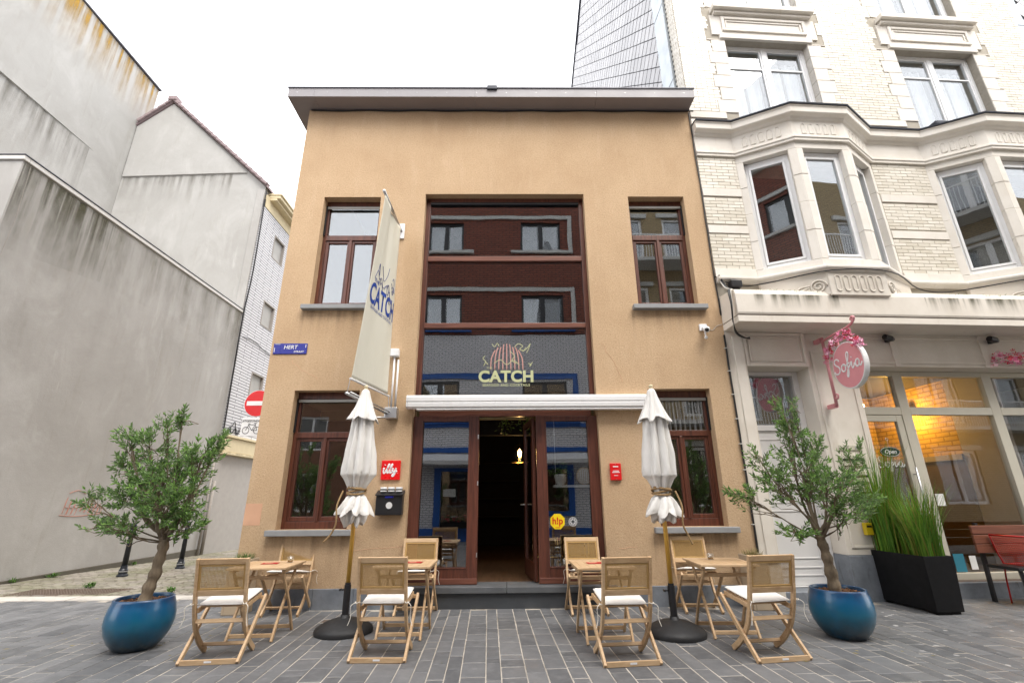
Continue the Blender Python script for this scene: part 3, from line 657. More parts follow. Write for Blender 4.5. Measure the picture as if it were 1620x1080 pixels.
def build_interior_things():
    # pendant lamp seen through the open door
    p = thing('pendant_lamp', 'lit amber glass pendant lamp hanging inside the open doorway', 'lamp', (.24, 2.35, 2.0))
    MB().tube([(.24, 2.35, 2.94), (.24, 2.35, 2.30)], .006, 6).build('cable', 'cable_black', p)
    MB().lathe([(.03, .22), (.10, .20), (.165, .12), (.17, .0), (.165, -.10), (.16, -.11)], 24, (.24, 2.35, 2.10)).build('lamp_shade', 'clear_glass', p, smooth=True)
    MB().lathe([(.155, -.115), (.172, -.112), (.172, -.095), (.155, -.095)], 24, (.24, 2.35, 2.10)).build('shade_rim', 'brushed_brass', p, smooth=True)
    MB().lathe([(.006, .09), (.03, .06), (.036, .02), (.025, -.04), (.006, -.06)], 12, (.24, 2.35, 2.14)).build('bulb', 'lamp_filament', p, smooth=True)
    l = bpy.data.lights.new('pendant_light', 'POINT'); l.energy = 2; l.color = (1, .6, .25); l.shadow_soft_size = .05
    lo = bpy.data.objects.new('pendant_light', l); COL.objects.link(lo); lo.parent = p; lo.location = (0, 0, .0)
    rng = random.Random(21)
    for k, (x, y, z, lab) in enumerate(((-.05, 1.55, 2.80, 'dark trailing plant hanging left of the doorway ceiling lamp'), (.33, 1.3, 2.78, 'dark trailing plant hanging closest to the open door leaf'))):
        t = thing('hanging_plant', lab, 'plant', (x, y, z), group='trailing plants over the doorway'); mb = MB()
        for i in range(70):
            a = rng.uniform(0, 2*pi); r = rng.uniform(.02, .2); q = Vector((x+cos(a)*r, y+sin(a)*r, z-rng.uniform(0, .42)*(1-r*2))); s = .035
            dr = Vector((rng.uniform(-1, 1), rng.uniform(-1, 1), rng.uniform(-1, .2))).normalized(); sd = dr.orthogonal().normalized()*s*.4
            mb.add([q, q+dr*s-sd, q+dr*s*2, q+dr*s+sd], [(0, 1, 2, 3)])
        mb.build('foliage', 'olive_leaf', t); MB().lathe([(.05, -.02), (.09, .03), (.095, .08)], 14, (x, y, z)).build('basket', 'black_metal', t)
    # bar stool inside the door, brass frame
    def stool(x, y, lab):
        s = thing('bar_stool', lab, 'stool', (x, y, .252), group='brass framed stools inside')
        MB().box(x-.19, x+.19, y-.19, y+.19, .71, .75).build('seat', 'interior_dark', s, bevel=.015)
        for sx in (-1, 1):
            for sy in (-1, 1): MB().tube([(x+sx*.2, y+sy*.2, .253), (x+sx*.19, y+sy*.19, .74)], .011, 8).build('leg', 'brushed_brass', s, smooth=True)
        MB().tube([(x-.2, y-.2, .45), (x+.2, y-.2, .45), (x+.2, y+.2, .45), (x-.2, y+.2, .45), (x-.2, y-.2, .45)], .008, 6).build('foot_ring', 'brushed_brass', s)
    stool(.62, 1.55, 'brass legged stool just inside the open door')
    stool(1.08, 1.35, 'brass legged stool behind the right hand shop light')
    sh = thing('window_shelf', 'white shelf behind the right hand glazing of the door front', 'shelf', (1.05, .75, 1.55))
    MB().box(.72, 1.36, .62, .86, 1.50, 1.53).build('board', 'white_enamel', sh); MB().tube([(.75, .7, 1.53), (.75, .7, 2.82)], .005, 6).tube([(1.33, .7, 1.53), (1.33, .7, 2.82)], .005, 6).build('hanger', 'steel', sh)
    pl = thing('potted_plant', 'small leafy plant in a pale pot on the window shelf', 'plant', (.83, .74, 1.53))
    MB().lathe([(.05, 0), (.085, .06), (.095, .16), (.085, .16)], 18, (.83, .74, 1.531)).build('pot', 'paper', pl, smooth=True); mb = MB()
    for i in range(120):
        a = rng.uniform(0, 2*pi); e = rng.uniform(-.4, 1.2); q = Vector((.83, .74, 1.70)) + Vector((cos(a)*cos(e), sin(a)*cos(e)*.6, sin(e)))*rng.uniform(.04, .20)
        dr = Vector((rng.uniform(-1, 1), rng.uniform(-1, 1), rng.uniform(-.5, 1))).normalized()*.05; sd = dr.orthogonal().normalized()*.014; mb.add([q, q+dr*.5-sd, q+dr, q+dr*.5+sd], [(0, 1, 2, 3)])
    mb.build('foliage', 'weed_leaf', pl)
    ln = thing('paper_lantern', 'round woven pale lantern on the window shelf behind glass', 'lantern', (1.2, .72, 1.53))
    rib = MB()
    for k in range(12):
        a = pi*k/12; rib.tube([(1.2+cos(a)*.125*cos(t), .72+sin(a)*.125*cos(t), 1.665+.13*sin(t)) for t in [2*pi*j/20 for j in range(21)]], .003, 5)
    rib.build('ribs', 'cane', ln); MB().lathe([(.02, -.115), (.07, -.1), (.108, -.05), (.118, 0), (.108, .05), (.07, .1), (.02, .115)], 24, (1.2, .72, 1.665)).build('paper_shell', 'paper', ln, smooth=True)
build_interior_things()

# ------------------------------------------------------------ things fixed to the cafe front
def build_front_things():
    # awning cassette
    aw = thing('awning_cassette', 'long white rolled up awning cassette above the cafe door', 'awning', (.36, 0, 2.67))
    prof = [(0, 2.585), (.13, 2.575), (.165, 2.60), (.17, 2.655), (.16, 2.662), (.16, 2.672), (.172, 2.68), (.172, 2.735), (.15, 2.768), (0, 2.775)]
    MB().prism([(-a, z) for a, z in prof], -1.43, 2.16, 'x').build('housing', 'white_enamel', aw, bevel=.003)
    for a, b in ((-1.448, -1.432), (2.162, 2.178)): MB().prism([(-a_*1.03, z) for a_, z in prof], a, b, 'x').build('end_cap', 'white_plastic', aw)
    MB().box(-1.3, 2.05, -.15, -.05, 2.555, 2.574).build('front_bar', 'white_enamel', aw, bevel=.005)
    # banner on spring arms
    A, B, C, D = Vector((-1.745, -1.10, 5.50)), Vector((-1.745, -.10, 5.53)), Vector((-1.72, -.18, 2.78)), Vector((-1.96, -1.08, 2.80))
    bn = thing('banner', 'tall pale vertical banner with blue lettering hung from arms on the cafe front', 'banner', (-1.74, 0, 2.7))
    def P(s, t, off=0.0):
        q = (A*(1-s)+B*s)*(1-t) + (D*(1-s)+C*s)*t
        wv = .018*sin(s*9+t*2)*(1-t)**.7 + .012*sin(s*21+1.2+t)*max(0, .6-t) + .02*sin(t*3.1)*sin(s*pi)
        return q + Vector((1, .1, 0))*(wv+off)
    NS, NTT = 40, 60; vs = [P(i/NS, j/NTT) for j in range(NTT+1) for i in range(NS+1)]
    fs = [(j*(NS+1)+i, j*(NS+1)+i+1, (j+1)*(NS+1)+i+1, (j+1)*(NS+1)+i) for j in range(NTT) for i in range(NS)]
    cl = MB().add(vs, fs).build('cloth', 'banner_cloth', bn, smooth=True); so_ = cl.modifiers.new('thickness', 'SOLIDIFY'); so_.thickness = .002; so_.offset = 0
    def print_text(name, body, s0, s1, t0, t1, mat, off=0.0):
        me = text_mesh(body, 1.0, depth=0.0, offset=off, res=3); xs = [v.co.x for v in me.vertices]; ys = [v.co.y for v in me.vertices]
        bm = bmesh.new(); bm.from_mesh(me); bmesh.ops.triangulate(bm, faces=bm.faces); bmesh.ops.subdivide_edges(bm, edges=[e for e in bm.edges if e.calc_length() > .25], cuts=2); bmesh.ops.triangulate(bm, faces=bm.faces)
        iw = wmat(bn).inverted(); x0, x1, y0, y1 = min(xs), max(xs), min(ys), max(ys)
        for v in bm.verts:
            s = s0+(v.co.x-x0)/(x1-x0)*(s1-s0); t = t1+(v.co.y-y0)/(y1-y0)*(t0-t1); v.co = iw @ P(s, t, .005)
        bm.to_mesh(me); bm.free(); me.materials.clear(); me.materials.append(M[mat]); return link(name, me, cl)
    print_text('lettering', 'THE', .12, .30, .462, .482, 'banner_blue', .01); print_text('lettering', 'CATCH', .05, .95, .488, .604, 'banner_blue', .025)
    print_text('lettering', 'SEAFOOD AND COCKTAILS', .13, .87, .612, .628, 'banner_blue', .0)
    lines = [[(.12, .46), (.2, .41), (.27, .45), (.36, .43), (.45, .47), (.52, .45)], [(.2, .41), (.22, .37), (.26, .43)], [(.5, .47), (.56, .44), (.6, .49), (.66, .46), (.7, .5)], [(.35, .36), (.42, .40), (.46, .43), (.55, .39), (.6, .33)],
             [(.56, .44), (.62, .43), (.66, .47)], [(.72, .40), (.78, .42), (.84, .41), (.88, .44)], [(.74, .42), (.8, .44), (.86, .43)], [(.76, .38), (.8, .36), (.84, .40), (.8, .46), (.76, .44)], [(.62, .50), (.70, .53), (.78, .51), (.86, .56), (.9, .54)], [(.3, .44), (.34, .47), (.4, .45), (.44, .49)], [(.58, .46), (.6, .43), (.64, .45), (.62, .49)]]
    lm = MB()
    for st in lines: lm.tube([P(p.x, p.y, .006) for p in smooth_pts([(a, b, 0) for a, b in st], 5)], .0035, 4)
    lm.build('line_drawing', 'banner_line', cl)
    MB().tube([(-1.745, -1.16, 5.525), (-1.745, -.03, 5.56)], .022, 10).build('arm', 'steel', bn, smooth=True)
    MB().box(-1.80, -1.69, -.03, 0, 5.42, 5.70).build('wall_plate', 'white_enamel', bn, bevel=.006)
    MB().tube([(-1.72, -.10, 2.765), (-1.965, -1.10, 2.785)], .016, 8).build('hem_bar', 'white_enamel', bn)
    [MB().tube(p, r, 8).build('arm', 'steel', bn, smooth=True) for p, r in (([(-1.70, -.05, 2.50), (-2.0, -1.10, 2.60)], .018), ([(-1.66, -.06, 2.52), (-1.96, -1.06, 2.62)], .010))]
    MB().box(-1.76, -1.58, -.14, 0, 2.44, 2.60).build('wall_plate', 'steel', bn, bevel=.01)
    MB().tube([(-1.70, -.10, 2.46), (-2.02, -.20, 2.44)], .014, 8).build('strut', 'steel', bn, smooth=True)
    [MB().tube(p, .006, 6).build('spring', 'steel', bn) for p in ([(-1.965, -1.10, 2.785), (-1.99, -1.09, 2.60)], [(-1.72, -.12, 2.765), (-1.70, -.12, 2.53)])]
    [MB().tube([(x, -.045, 2.58), (x, -.045, z)], .014, 8).build('guide_tube', 'white_enamel', bn, smooth=True) for x, z in ((-1.69, 3.40), (-1.63, 3.33))]
    MB().box(-1.755, -1.625, -.09, 0, 3.38, 3.50).build('wall_box', 'white_plastic', bn, bevel=.012)
    # street name plate
    sp = thing('street_sign', 'small blue enamel street name plate at the left corner of the cafe', 'sign', (-3.29, 0, 3.53))
    MB().box(-3.55, -3.04, -.014, -.002, 3.44, 3.61).build('plate', 'sign_blue', sp, bevel=.006)
    text_part('lettering', 'HERT', .085, 'white_print', sp, facing(-3.29, -.0165, 3.545), depth=.002, offset=.0005, shear=.1); text_part('lettering', 'STRAAT', .042, 'white_print', sp, facing(-3.16, -.0165, 3.475), depth=.002, offset=.0005, shear=.15)
    MB().box(-3.535, -3.527, -.0165, -.013, 3.47, 3.54).box(-3.066, -3.058, -.0165, -.013, 3.54, 3.59).box(-3.53, -3.45, -.0165, -.013, 3.592, 3.597).build('worn_edge', 'white_print', sp)
    # coffee sign, menu, letter box, red letter sign
    il = thing('coffee_sign', 'square red sign with white slanted script beside the cafe door', 'sign', (-1.63, 0, 1.73))
    MB().box(-1.765, -1.50, -.035, 0, 1.60, 1.862).build('panel', 'illy_red', il, bevel=.006)
    st = [[(-.92, .18), (-.78, .30), (-.86, .0), (-.84, -.28), (-.72, -.30), (-.58, -.12)], [(-.62, -.1), (-.30, .40), (-.16, .66), (-.22, .74), (-.34, .5), (-.42, .1), (-.44, -.2), (-.34, -.30), (-.22, -.16)],
          [(-.22, -.12), (.06, .40), (.20, .66), (.14, .74), (.02, .5), (-.06, .1), (-.08, -.2), (.02, -.30), (.14, -.16)], [(.14, -.1), (.30, .30), (.26, .0), (.32, -.18), (.48, -.1), (.66, .32)], [(.66, .32), (.58, -.2), (.40, -.62), (.22, -.66), (.24, -.5), (.46, -.3), (.78, -.02)]]
    stroke_part('lettering', st, .0105, 'white_print', il, facing(-1.632, -.037, 1.725), .115, flat=.3); stroke_part('lettering', [[(-.70, .62), (-.66, .70)], [(.82, -.3), (.84, -.28)]], .011, 'white_print', il, facing(-1.632, -.037, 1.725), .115, flat=.3)
    mn = thing('menu_board', 'small red framed menu sheet half hidden by the left parasol', 'menu', (-1.94, 0, 1.76))
    MB().box(-2.04, -1.855, -.02, 0, 1.655, 1.885).build('frame', 'sign_red', mn, bevel=.006); MB().box(-2.022, -1.873, -.0225, -.015, 1.674, 1.866).build('sheet', 'paper', mn)
    lb = MB()
    for k in range(6): lb.box(-2.0, -1.90+.01*(k % 3), -.024, -.02, 1.83-k*.024, 1.836-k*.024)
    lb.build('print_lines', 'sign_red', mn)
    mb_ = thing('letter_box', 'black metal letter box with a round white emblem beside the cafe door', 'letter box', (-1.6, 0, 1.14))
    MB().box(-1.785, -1.425, -.115, 0, 1.14, 1.415).build('body', 'black_metal', mb_, bevel=.008)
    MB().prism([(-.135, 1.405), (0, 1.465), (0, 1.425), (-.135, 1.39)], -1.795, -1.415, 'x').build('lid', 'black_metal', mb_, bevel=.004)
    MB().box(-1.66, -1.55, -.127, -.112, 1.362, 1.385).build('name_slot', 'sign_blue', mb_)
    MB().lathe([(.0, -.119), (.043, -.119), (.043, -.113)], 24).build('emblem', 'decal_white', mb_, local=True).matrix_local = Matrix.Translation((0, 0, .125)) @ Matrix.Rotation(pi/2, 4, 'X') @ Matrix.Rotation(pi, 4, 'X')
    for k in range(3):
        x = -1.70+k*.105; tn = thing('tin', ['leftmost', 'middle', 'rightmost'][k]+' of three white tins on top of the letter box', 'tin', (x, -.06, 1.45), group='tins on the letter box')
        MB().lathe([(.0, .0), (.044, 0), (.046, .005), (.046, .055), (.043, .06), (0, .06)], 20, (x, -.06, 1.442)).build('can', 'white_plastic', tn, smooth=False); MB().lathe([(.0465, .018), (.0468, .020), (.0468, .034), (.0465, .036)], 20, (x, -.06, 1.442)).build('band', 'dark_frame', tn)
    rb = thing('red_letter_sign', 'small red box sign on the wall right of the cafe door', 'sign', (1.525, 0, 1.68))
    MB().box(1.45, 1.605, -.04, 0, 1.575, 1.805).build('box', 'sign_red', rb, bevel=.006)
    q = MB().box(1.49, 1.565, -.0425, -.039, 1.752, 1.766).box(1.485, 1.57, -.0425, -.039, 1.695, 1.704).box(1.475, 1.58, -.0425, -.039, 1.676, 1.685).box(1.50, 1.555, -.0425, -.039, 1.635, 1.641); q.build('print_lines', 'white_print', rb)
    MB().box(1.523, 1.531, -.043, -.039, 1.79, 1.797).box(1.523, 1.531, -.043, -.039, 1.585, 1.592).build('screw', 'steel', rb)
    # security camera
    sc = thing('security_camera', 'white security camera on the cafe wall near the right corner', 'camera', (3.06, 0, 3.8))
    MB().box(3.0, 3.12, -.03, 0, 3.79, 3.90).build('mount', 'white_plastic', sc, bevel=.008)
    MB().tube([(3.06, -.02, 3.84), (3.06, -.10, 3.80)], .03, 12).build('bracket', 'white_plastic', sc, smooth=True)
    MB().tube([(3.075, -.07, 3.80), (3.06, -.13, 3.775), (3.03, -.20, 3.745)], [.045, .05, .042], 16).build('housing', 'white_plastic', sc, smooth=True); MB().tube([(3.031, -.198, 3.746), (3.028, -.206, 3.742)], .03, 16).build('lens', 'black_metal', sc, smooth=True)
    MB().lathe([(0, -.025), (.02, -.02), (.027, 0), (.02, .02), (0, .025)], 12, (3.065, -.06, 3.665)).build('sensor', 'white_plastic', sc, smooth=True); MB().tube([(3.06, -.06, 3.77), (3.065, -.06, 3.68)], .014, 8).build('stem', 'white_plastic', sc)
    MB().tube(smooth_pts([(3.12, -.008, 3.84), (3.2, -.006, 3.80), (3.28, -.006, 3.87), (3.37, -.006, 3.90)], 4), .004, 5).build('wire', 'cable_white', sc)
    # stickers on the right hand door light (glass face at y = .14)
    hs = thing('octagon_sticker', 'yellow octagonal sticker with red letters on the door glass', 'sticker', (.70, .14, 1.03))
    MB().add([(.70+.108*cos(pi/8+k*pi/4), yy, 1.035+.108*sin(pi/8+k*pi/4)) for yy in (.134, .139) for k in range(8)], [tuple(range(8)), tuple(range(15, 7, -1))]+[(k, (k+1) % 8, 8+(k+1) % 8, 8+k) for k in range(8)]).build('plate', 'hip_yellow', hs)
    text_part('lettering', 'h!p', .125, 'hip_red', hs, facing(.70, .1325, 1.04), sx=.95, depth=.002, offset=.003)
    MB().box(.668, .732, .132, .136, .953, .960).build('print_lines', 'hip_red', hs)
    rs = thing('round_sticker', 'small round grey ring sticker beside the yellow octagon on the door glass', 'sticker', (.915, .14, 1.03)); ring = MB()
    for r0, r1, ph in ((.052, .060, 0), (.020, .045, .3)):
        for k in range(24):
            if ph and k % 3 == 0: continue
            a0, a1 = ph+2*pi*k/24, ph+2*pi*(k+1)/24-.02
            ring.add([(.915+r*cos(a), .1375, 1.03+r*sin(a)) for a in (a0, a1) for r in (r0, r1)], [(0, 1, 3, 2)])
    ring.build('print', 'decal_white', rs)
    # name on the middle pane of the tall window (glass face y = .17)
    dc = thing('window_decal', 'cream lettering and pink sketch printed on the tall window pane above the awning', 'decal', (0, .17, 3.3)); yd = .1675
    text_part('lettering', 'CATCH', .245, 'decal_cream', dc, facing(-.01, yd, 3.115), depth=.001, offset=.009, spacing=1.04)
    text_part('lettering', 'THE', .05, 'decal_cream', dc, facing(-.27, yd, 3.255), depth=.001); text_part('lettering', 'SEAFOOD AND COCKTAILS', .051, 'decal_cream', dc, facing(-.01, yd, 2.985), depth=.001, spacing=1.16, offset=.001)
    ribs = []
    for k in range(9):
        x = -.25+k*.0625; top = .42-.03*abs(k-4)**.9+(.02 if k % 2 else 0); ribs.append([(x, .0), (x*.97, .16), (x*.86, top-.07), (x*.72, top)])
    stroke_part('sketch', ribs, .0095, 'decal_pink', dc, facing(0, yd, 3.23), 1.0, flat=.05)
    sq = [[(-.36, .06), (-.33, .13), (-.37, .18), (-.34, .22)], [(-.33, .13), (-.29, .08)], [(.12, .36), (.18, .42), (.25, .38), (.2, .33), (.27, .31), (.33, .36), (.37, .42), (.34, .33), (.31, .27)], [(-.23, .42), (-.19, .37), (-.15, .43), (-.12, .38)], [(.33, .1), (.38, .08), (.35, .05), (.40, .12)], [(.05, .30), (.12, .22), (.08, .15), (.15, .1)], [(-.2, .1), (-.1, .16), (0, .08), (.1, .15), (.2, .07)], [(.2, .34), (.26, .30), (.3, .36)]]
    stroke_part('sketch', sq, .0055, 'decal_cream', dc, facing(0, yd-.001, 3.23), 1.0, flat=.05)
    # cables on the right-hand corner of the cafe
    cb = thing('corner_cable', 'black cable running down the joint between the cafe and its neighbour', 'cable', (3.37, -.02, 1)); rng = random.Random(4)
    MB().tube([(3.366+rng.uniform(-.006, .006), -.016, z) for z in [8.05-.25*k for k in range(17)]], .011, 6).build('upper_run', 'cable_black', cb)
    MB().tube([(3.366+rng.uniform(-.004, .004), -.02, z) for z in [3.72-.22*k for k in range(16)]], .015, 6).build('lower_run', 'cable_black', cb); cl_ = MB()
    for k in range(9): cl_.box(3.34, 3.395, -.034, 0, .62+k*.36, .632+k*.36)
    cl_.build('clips', 'cable_white', cb)
build_front_things()

# ------------------------------------------------------------ buildings on the left, along the side street
def build_left():
    X = -8.94
    low = thing('low_grey_building', 'low grey cement rendered building with white metal coping on the left', 'building', (-12, 4, 0))
    MB().box(-17, X, .42, 8.06, -.5, 7.33).build('rendered_wall', 'grey_render', low)
    cp = MB().box(-17.0, X+.04, .385, .50, 7.34, 7.43).box(X-.12, X+.04, .503, 8.06, 7.34, 7.43).build('coping', 'coping_white', low, bevel=.01)
    MB().box(-17, X+.055, .375, .40, 7.435, 7.45).box(X+.02, X+.055, .41, 8.06, 7.435, 7.45).build('coping_edge', 'roof_edge_metal', cp)
    MB().quad((X+.004, .45, 5.9), (X+.004, 8.0, 5.9), (X+.004, 8.0, 7.32), (X+.004, .45, 7.32)).build('runoff_stain', 'coping_streaks', low); MB().quad((X+.0045, .45, 5.6), (X+.0045, 2.6, 5.9), (X+.0045, 2.6, 7.32), (X+.0045, .45, 7.32)).build('runoff_stain', 'moss_streaks', low)
    MB().quad((X+.005, .45, 3.2), (X+.005, 8.0, 3.2), (X+.005, 8.0, 7.32), (X+.005, .45, 7.32)).build('runoff_stain', 'damp_streaks', low)
    MB().box(X, X+.05, .42, 8.0, -.5, .02).build('wall_foot', 'wall_grime', low, bevel=.01)
    r = random.Random(8); gs = []
    for k in range(9):
        y0 = 3.25+k*.105; z0 = 1.12+r.uniform(-.03, .05); gs.append([(y0, z0), (y0+.05, z0+r.uniform(.15, .32)), (y0+.02, z0+.14), (y0+.11, z0+.10), (y0+.08, z0-.02)])
    gs += [[(3.2, 1.08), (3.6, 1.05), (4.2, 1.09)], [(3.3, 1.5), (3.5, 1.56), (3.7, 1.49)]]
    gm = MB()
    for s in gs: gm.tube([(X+.006, p.x, p.y) for p in smooth_pts([(a, b, 0) for a, b in s], 4)], .0042, 4)
    gm.build('scrawl', 'graffiti', low)
    MB().tube([(X+.03, .55, 7.3), (X+.02, .62, 6.2), (X+.025, .58, 5.0)], .005, 5).build('loose_wire', 'concrete_dark', low)
    # tall party wall behind it
    T = -14.43
    tall = thing('tall_grey_building', 'tall grey rendered blank party wall with yellow lichen along its top edge', 'building', (-17, 4, 0))
    MB().box(-22, T, -4, 8.55, 0, 17.5).build('rendered_wall', 'grey_render_pale', tall)
    MB().prism([(T-.002, -4), (T+.07, -4), (T+.07, 3.5), (T+.003, 6.75), (T-.002, 6.75)], 12.95, 17.49, 'z').build('thick_render', 'grey_render_pale', tall)
    MB().add([(T+.075, -3.9, 15.3), (T+.075, 3.5, 15.3), (T+.008, 6.76, 15.3), (T+.008, 8.5, 15.3), (T+.075, -3.9, 17.48), (T+.075, 3.5, 17.48), (T+.008, 6.76, 17.48), (T+.008, 8.5, 17.48)], [(0, 1, 5, 4), (1, 2, 6, 5), (2, 3, 7, 6)]).build('lichen_stain', 'lichen_streaks', tall)
    MB().quad((T+.004, -3.9, 11.0), (T+.004, 6.6, 11.0), (T+.004, 6.6, 12.94), (T+.004, -3.9, 12.94)).build('runoff_stain', 'dirt_streaks', tall)
    MB().box(-22, T+.09, -4.02, 8.57, 17.5, 17.56).build('top_flashing', 'roof_edge_metal', tall)
    # gable behind the low building
    gb = thing('gabled_house', 'grey rendered gable wall with purple ridge tiles behind the low building', 'building', (-11.5, 9, 0))
    MB().prism([(-14.42, 0), (-8.98, 0), (-8.98, 12.43), (-13.21, 16.34), (-14.42, 15.22)], 8.07, 13.9, 'y').build('gable_wall', 'grey_render_pale', gb)
    MB().prism([(-14.40, 12.86), (-10.35, 13.02), (-9.75, 13.03), (-13.21, 16.30), (-14.40, 15.19)], 8.02, 8.075, 'y').build('thick_render', 'grey_render_pale', gb, bevel=.015)
    MB().quad((-14.35, 8.064, 11.7), (-10.3, 8.064, 11.7), (-10.3, 8.064, 13.0), (-14.35, 8.064, 12.85)).build('runoff_stain', 'dirt_streaks', gb)
    MB().box(-9.25, -8.97, 8.02, 8.08, 0, 12.3).build('corner_strip', 'grey_render', gb, bevel=.01)
    rv = MB(); rf = rv.prism([(-13.21, 16.36), (-8.85, 12.33), (-8.85, 12.42), (-13.21, 16.47)], 7.98, 13.9, 'y').prism([(-14.42, 15.22), (-13.212, 16.36), (-13.212, 16.47), (-14.42, 15.33)], 7.98, 13.9, 'y').build('roof', 'ridge_tile', gb)
    def tiles(p0, p1, n):
        p0, p1 = Vector(p0), Vector(p1); d = (p1-p0)/n; m = None
        for i in range(n):
            a = p0+d*i; b = p0+d*(i+1.06); mb = MB()
            mb.bar((a.x, 8.02, a.y-.0), (b.x, 8.02, b.y+.035), .24, .10); mb.build('verge_tile', 'ridge_tile', rf, bevel=.012, seg=1)
    tiles((-13.16, 16.42), (-8.9, 12.46), 19); tiles((-13.26, 16.42), (-14.36, 15.36), 5)
    MB().box(-13.38, -13.04, 7.86, 8.2, 16.38, 16.58).build('ridge_cap', 'ridge_tile', rf, bevel=.03)
    MB().tube(smooth_pts([(-8.88, 7.97, 12.2), (-8.86, 8.03, 9), (-8.89, 7.98, 7.2), (-8.87, 8.0, 5), (-8.85, 8.02, 3.2)], 4), .025, 6).build('down_cable', 'cable_black', gb)
    MB().tube([(-8.86, 8.05, -.2), (-8.86, 8.05, 1.9)], .045, 10).tube([(-8.86, 7.86, -.2), (-8.86, 7.86, 2.6)], .03, 10).build('drain_pipe', 'concrete_dark', gb, smooth=True)
    # white tiled building further down the side street
    wb = thing('white_brick_building', 'narrow white brick building with cream cornice down the side street', 'building', (-11, 14, 0)); WX = -8.9
    hol = [(9.08, 9.92, 10.05, 11.0), (9.1, 9.95, 7.35, 8.3), (9.12, 9.98, 4.75, 5.6), (12.0, 13.0, 4.75, 5.8), (12, 13, 7.35, 8.4)]
    mbw = MB(); wall_grid(mbw, 8.09, 24, 3.2, 11.9, 0, .35, hol); mbw.v = [(WX-y, x, z) for x, y, z in mbw.v]; mbw.build('brick_wall', 'white_tile', wb)
    MB().box(WX-.42, WX-.05, 8.09, 24, -1.2, 2.75).build('ground_floor_wall', 'door_grey', wb)
    led = MB().box(WX-.4, WX+.10, 8.12, 24, 2.78, 3.22).build('ledge', 'cream_ledge', wb, bevel=.02)
    MB().box(WX-.4, WX+.16, 8.10, 24, 3.225, 3.30).box(WX-.4, WX+.13, 8.11, 24, 2.70, 2.778).build('ledge_moulding', 'cream_ledge', led, bevel=.015)
    MB().quad((WX+.133, 8.2, 2.70), (WX+.133, 20, 2.70), (WX+.133, 20, 2.777), (WX+.133, 8.2, 2.777)).build('ledge_stain', 'dirt_streaks', led)
    co = MB().box(WX-.4, WX+.02, 8.09, 24, 11.6, 12.1).build('cornice', 'cream_ledge', wb)
    MB().box(WX-.4, WX+.40, 8.3, 24, 12.1, 12.22).box(WX-.4, WX+.28, 8.3, 24, 12.0, 12.098).box(WX-.4, WX+.45, 8.28, 24, 12.222, 12.30).build('cornice_moulding', 'cream_ledge', co, bevel=.02)
    MB().box(-16, WX+.02, 8.6, 24, 12.3, 12.36).build('flat_roof', 'roof_edge_metal', wb)
    for y0, y1, z0, z1 in hol:
        f = frame(MB(), y0, y1, z0, z1, 0, .1, .05); f.v = [(WX+.012-y, x, z) for x, y, z in f.v]; fo = f.build('window', 'concrete_dark', wb)
        g = frame(MB(), y0+.06, (y0+y1)/2, z0+.06, z1-.06, .24, .30, .05); frame(g, (y0+y1)/2, y1-.06, z0+.06, z1-.06, .24, .30, .05); g.v = [(WX-y, x, z) for x, y, z in g.v]; g.build('sash', 'cream_aluminium', fo)
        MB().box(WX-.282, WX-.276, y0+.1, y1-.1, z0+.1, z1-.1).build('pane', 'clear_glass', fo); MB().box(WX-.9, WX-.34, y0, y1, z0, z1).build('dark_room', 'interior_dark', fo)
    MB().tube(smooth_pts([(WX+.03, 8.15+k*.11, 3.42+.10*((k*7) % 3)-.05) for k in range(9)], 4), .014, 5).tube(smooth_pts([(WX+.04, 8.2+k*.13, 3.36+.13*((k*5) % 4)) for k in range(8)], 4), .012, 5).build('cable_tangle', 'cable_black', wb)
    MB().tube(smooth_pts([(WX+.03, 8.15, 6.55), (WX+.03, 8.9, 6.62), (WX+.03, 9.8, 6.5), (WX+.03, 11.5, 6.4)], 5), .012, 5).build('wall_cable', 'cable_black', wb)
    # no-entry sign with its plate
    sg = thing('no_entry_sign', 'red round no entry sign above a white plate, half behind the cafe corner', 'sign', (-5.78, 4.03, 3.2))
    def disc(r, y0, y1, x, z, n=40): return MB().add([(x+r*cos(2*pi*k/n), y, z+r*sin(2*pi*k/n)) for y in (y0, y1) for k in range(n)], [tuple(range(n)), tuple(range(2*n-1, n-1, -1))]+[(k, (k+1) % n, n+(k+1) % n, n+k) for k in range(n)])
    dd = disc(.30, 3.985, 4.0, -5.78, 3.47).build('disc', 'sign_red', sg); disc(.31, 3.99, 3.999, -5.78, 3.47).build('disc_rim', 'white_print', dd); MB().box(-6.03, -5.53, 3.981, 3.986, 3.42, 3.52).build('white_bar', 'white_print', dd)
    pl = MB().box(-6.075, -5.575, 3.985, 4.0, 2.72, 3.145).build('plate', 'white_print', sg, bevel=.02)
    text_part('lettering', 'UITGEZONDERD', .066, 'dark_frame', pl, facing(-5.825, 3.982, 3.06), depth=.002, offset=.001)
    bk = MB()
    for xx in (-5.955, -5.70): bk.tube([(xx+.075*cos(2*pi*k/24), 3.982, 2.85+.075*sin(2*pi*k/24)) for k in range(25)], .006, 4)
    for a, b in (((-5.955, 2.85), (-5.90, 2.98)), ((-5.90, 2.98), (-5.755, 2.975)), ((-5.755, 2.975), (-5.70, 2.85)), ((-5.82, 2.85), (-5.90, 2.96)), ((-5.82, 2.85), (-5.755, 2.965)), ((-5.82, 2.85), (-5.70, 2.85)), ((-5.92, 3.0), (-5.87, 3.0)), ((-5.755, 2.975), (-5.75, 3.01)), ((-5.79, 3.01), (-5.72, 3.01))): bk.tube([(a[0], 3.982, a[1]), (b[0], 3.982, b[1])], .006, 4)
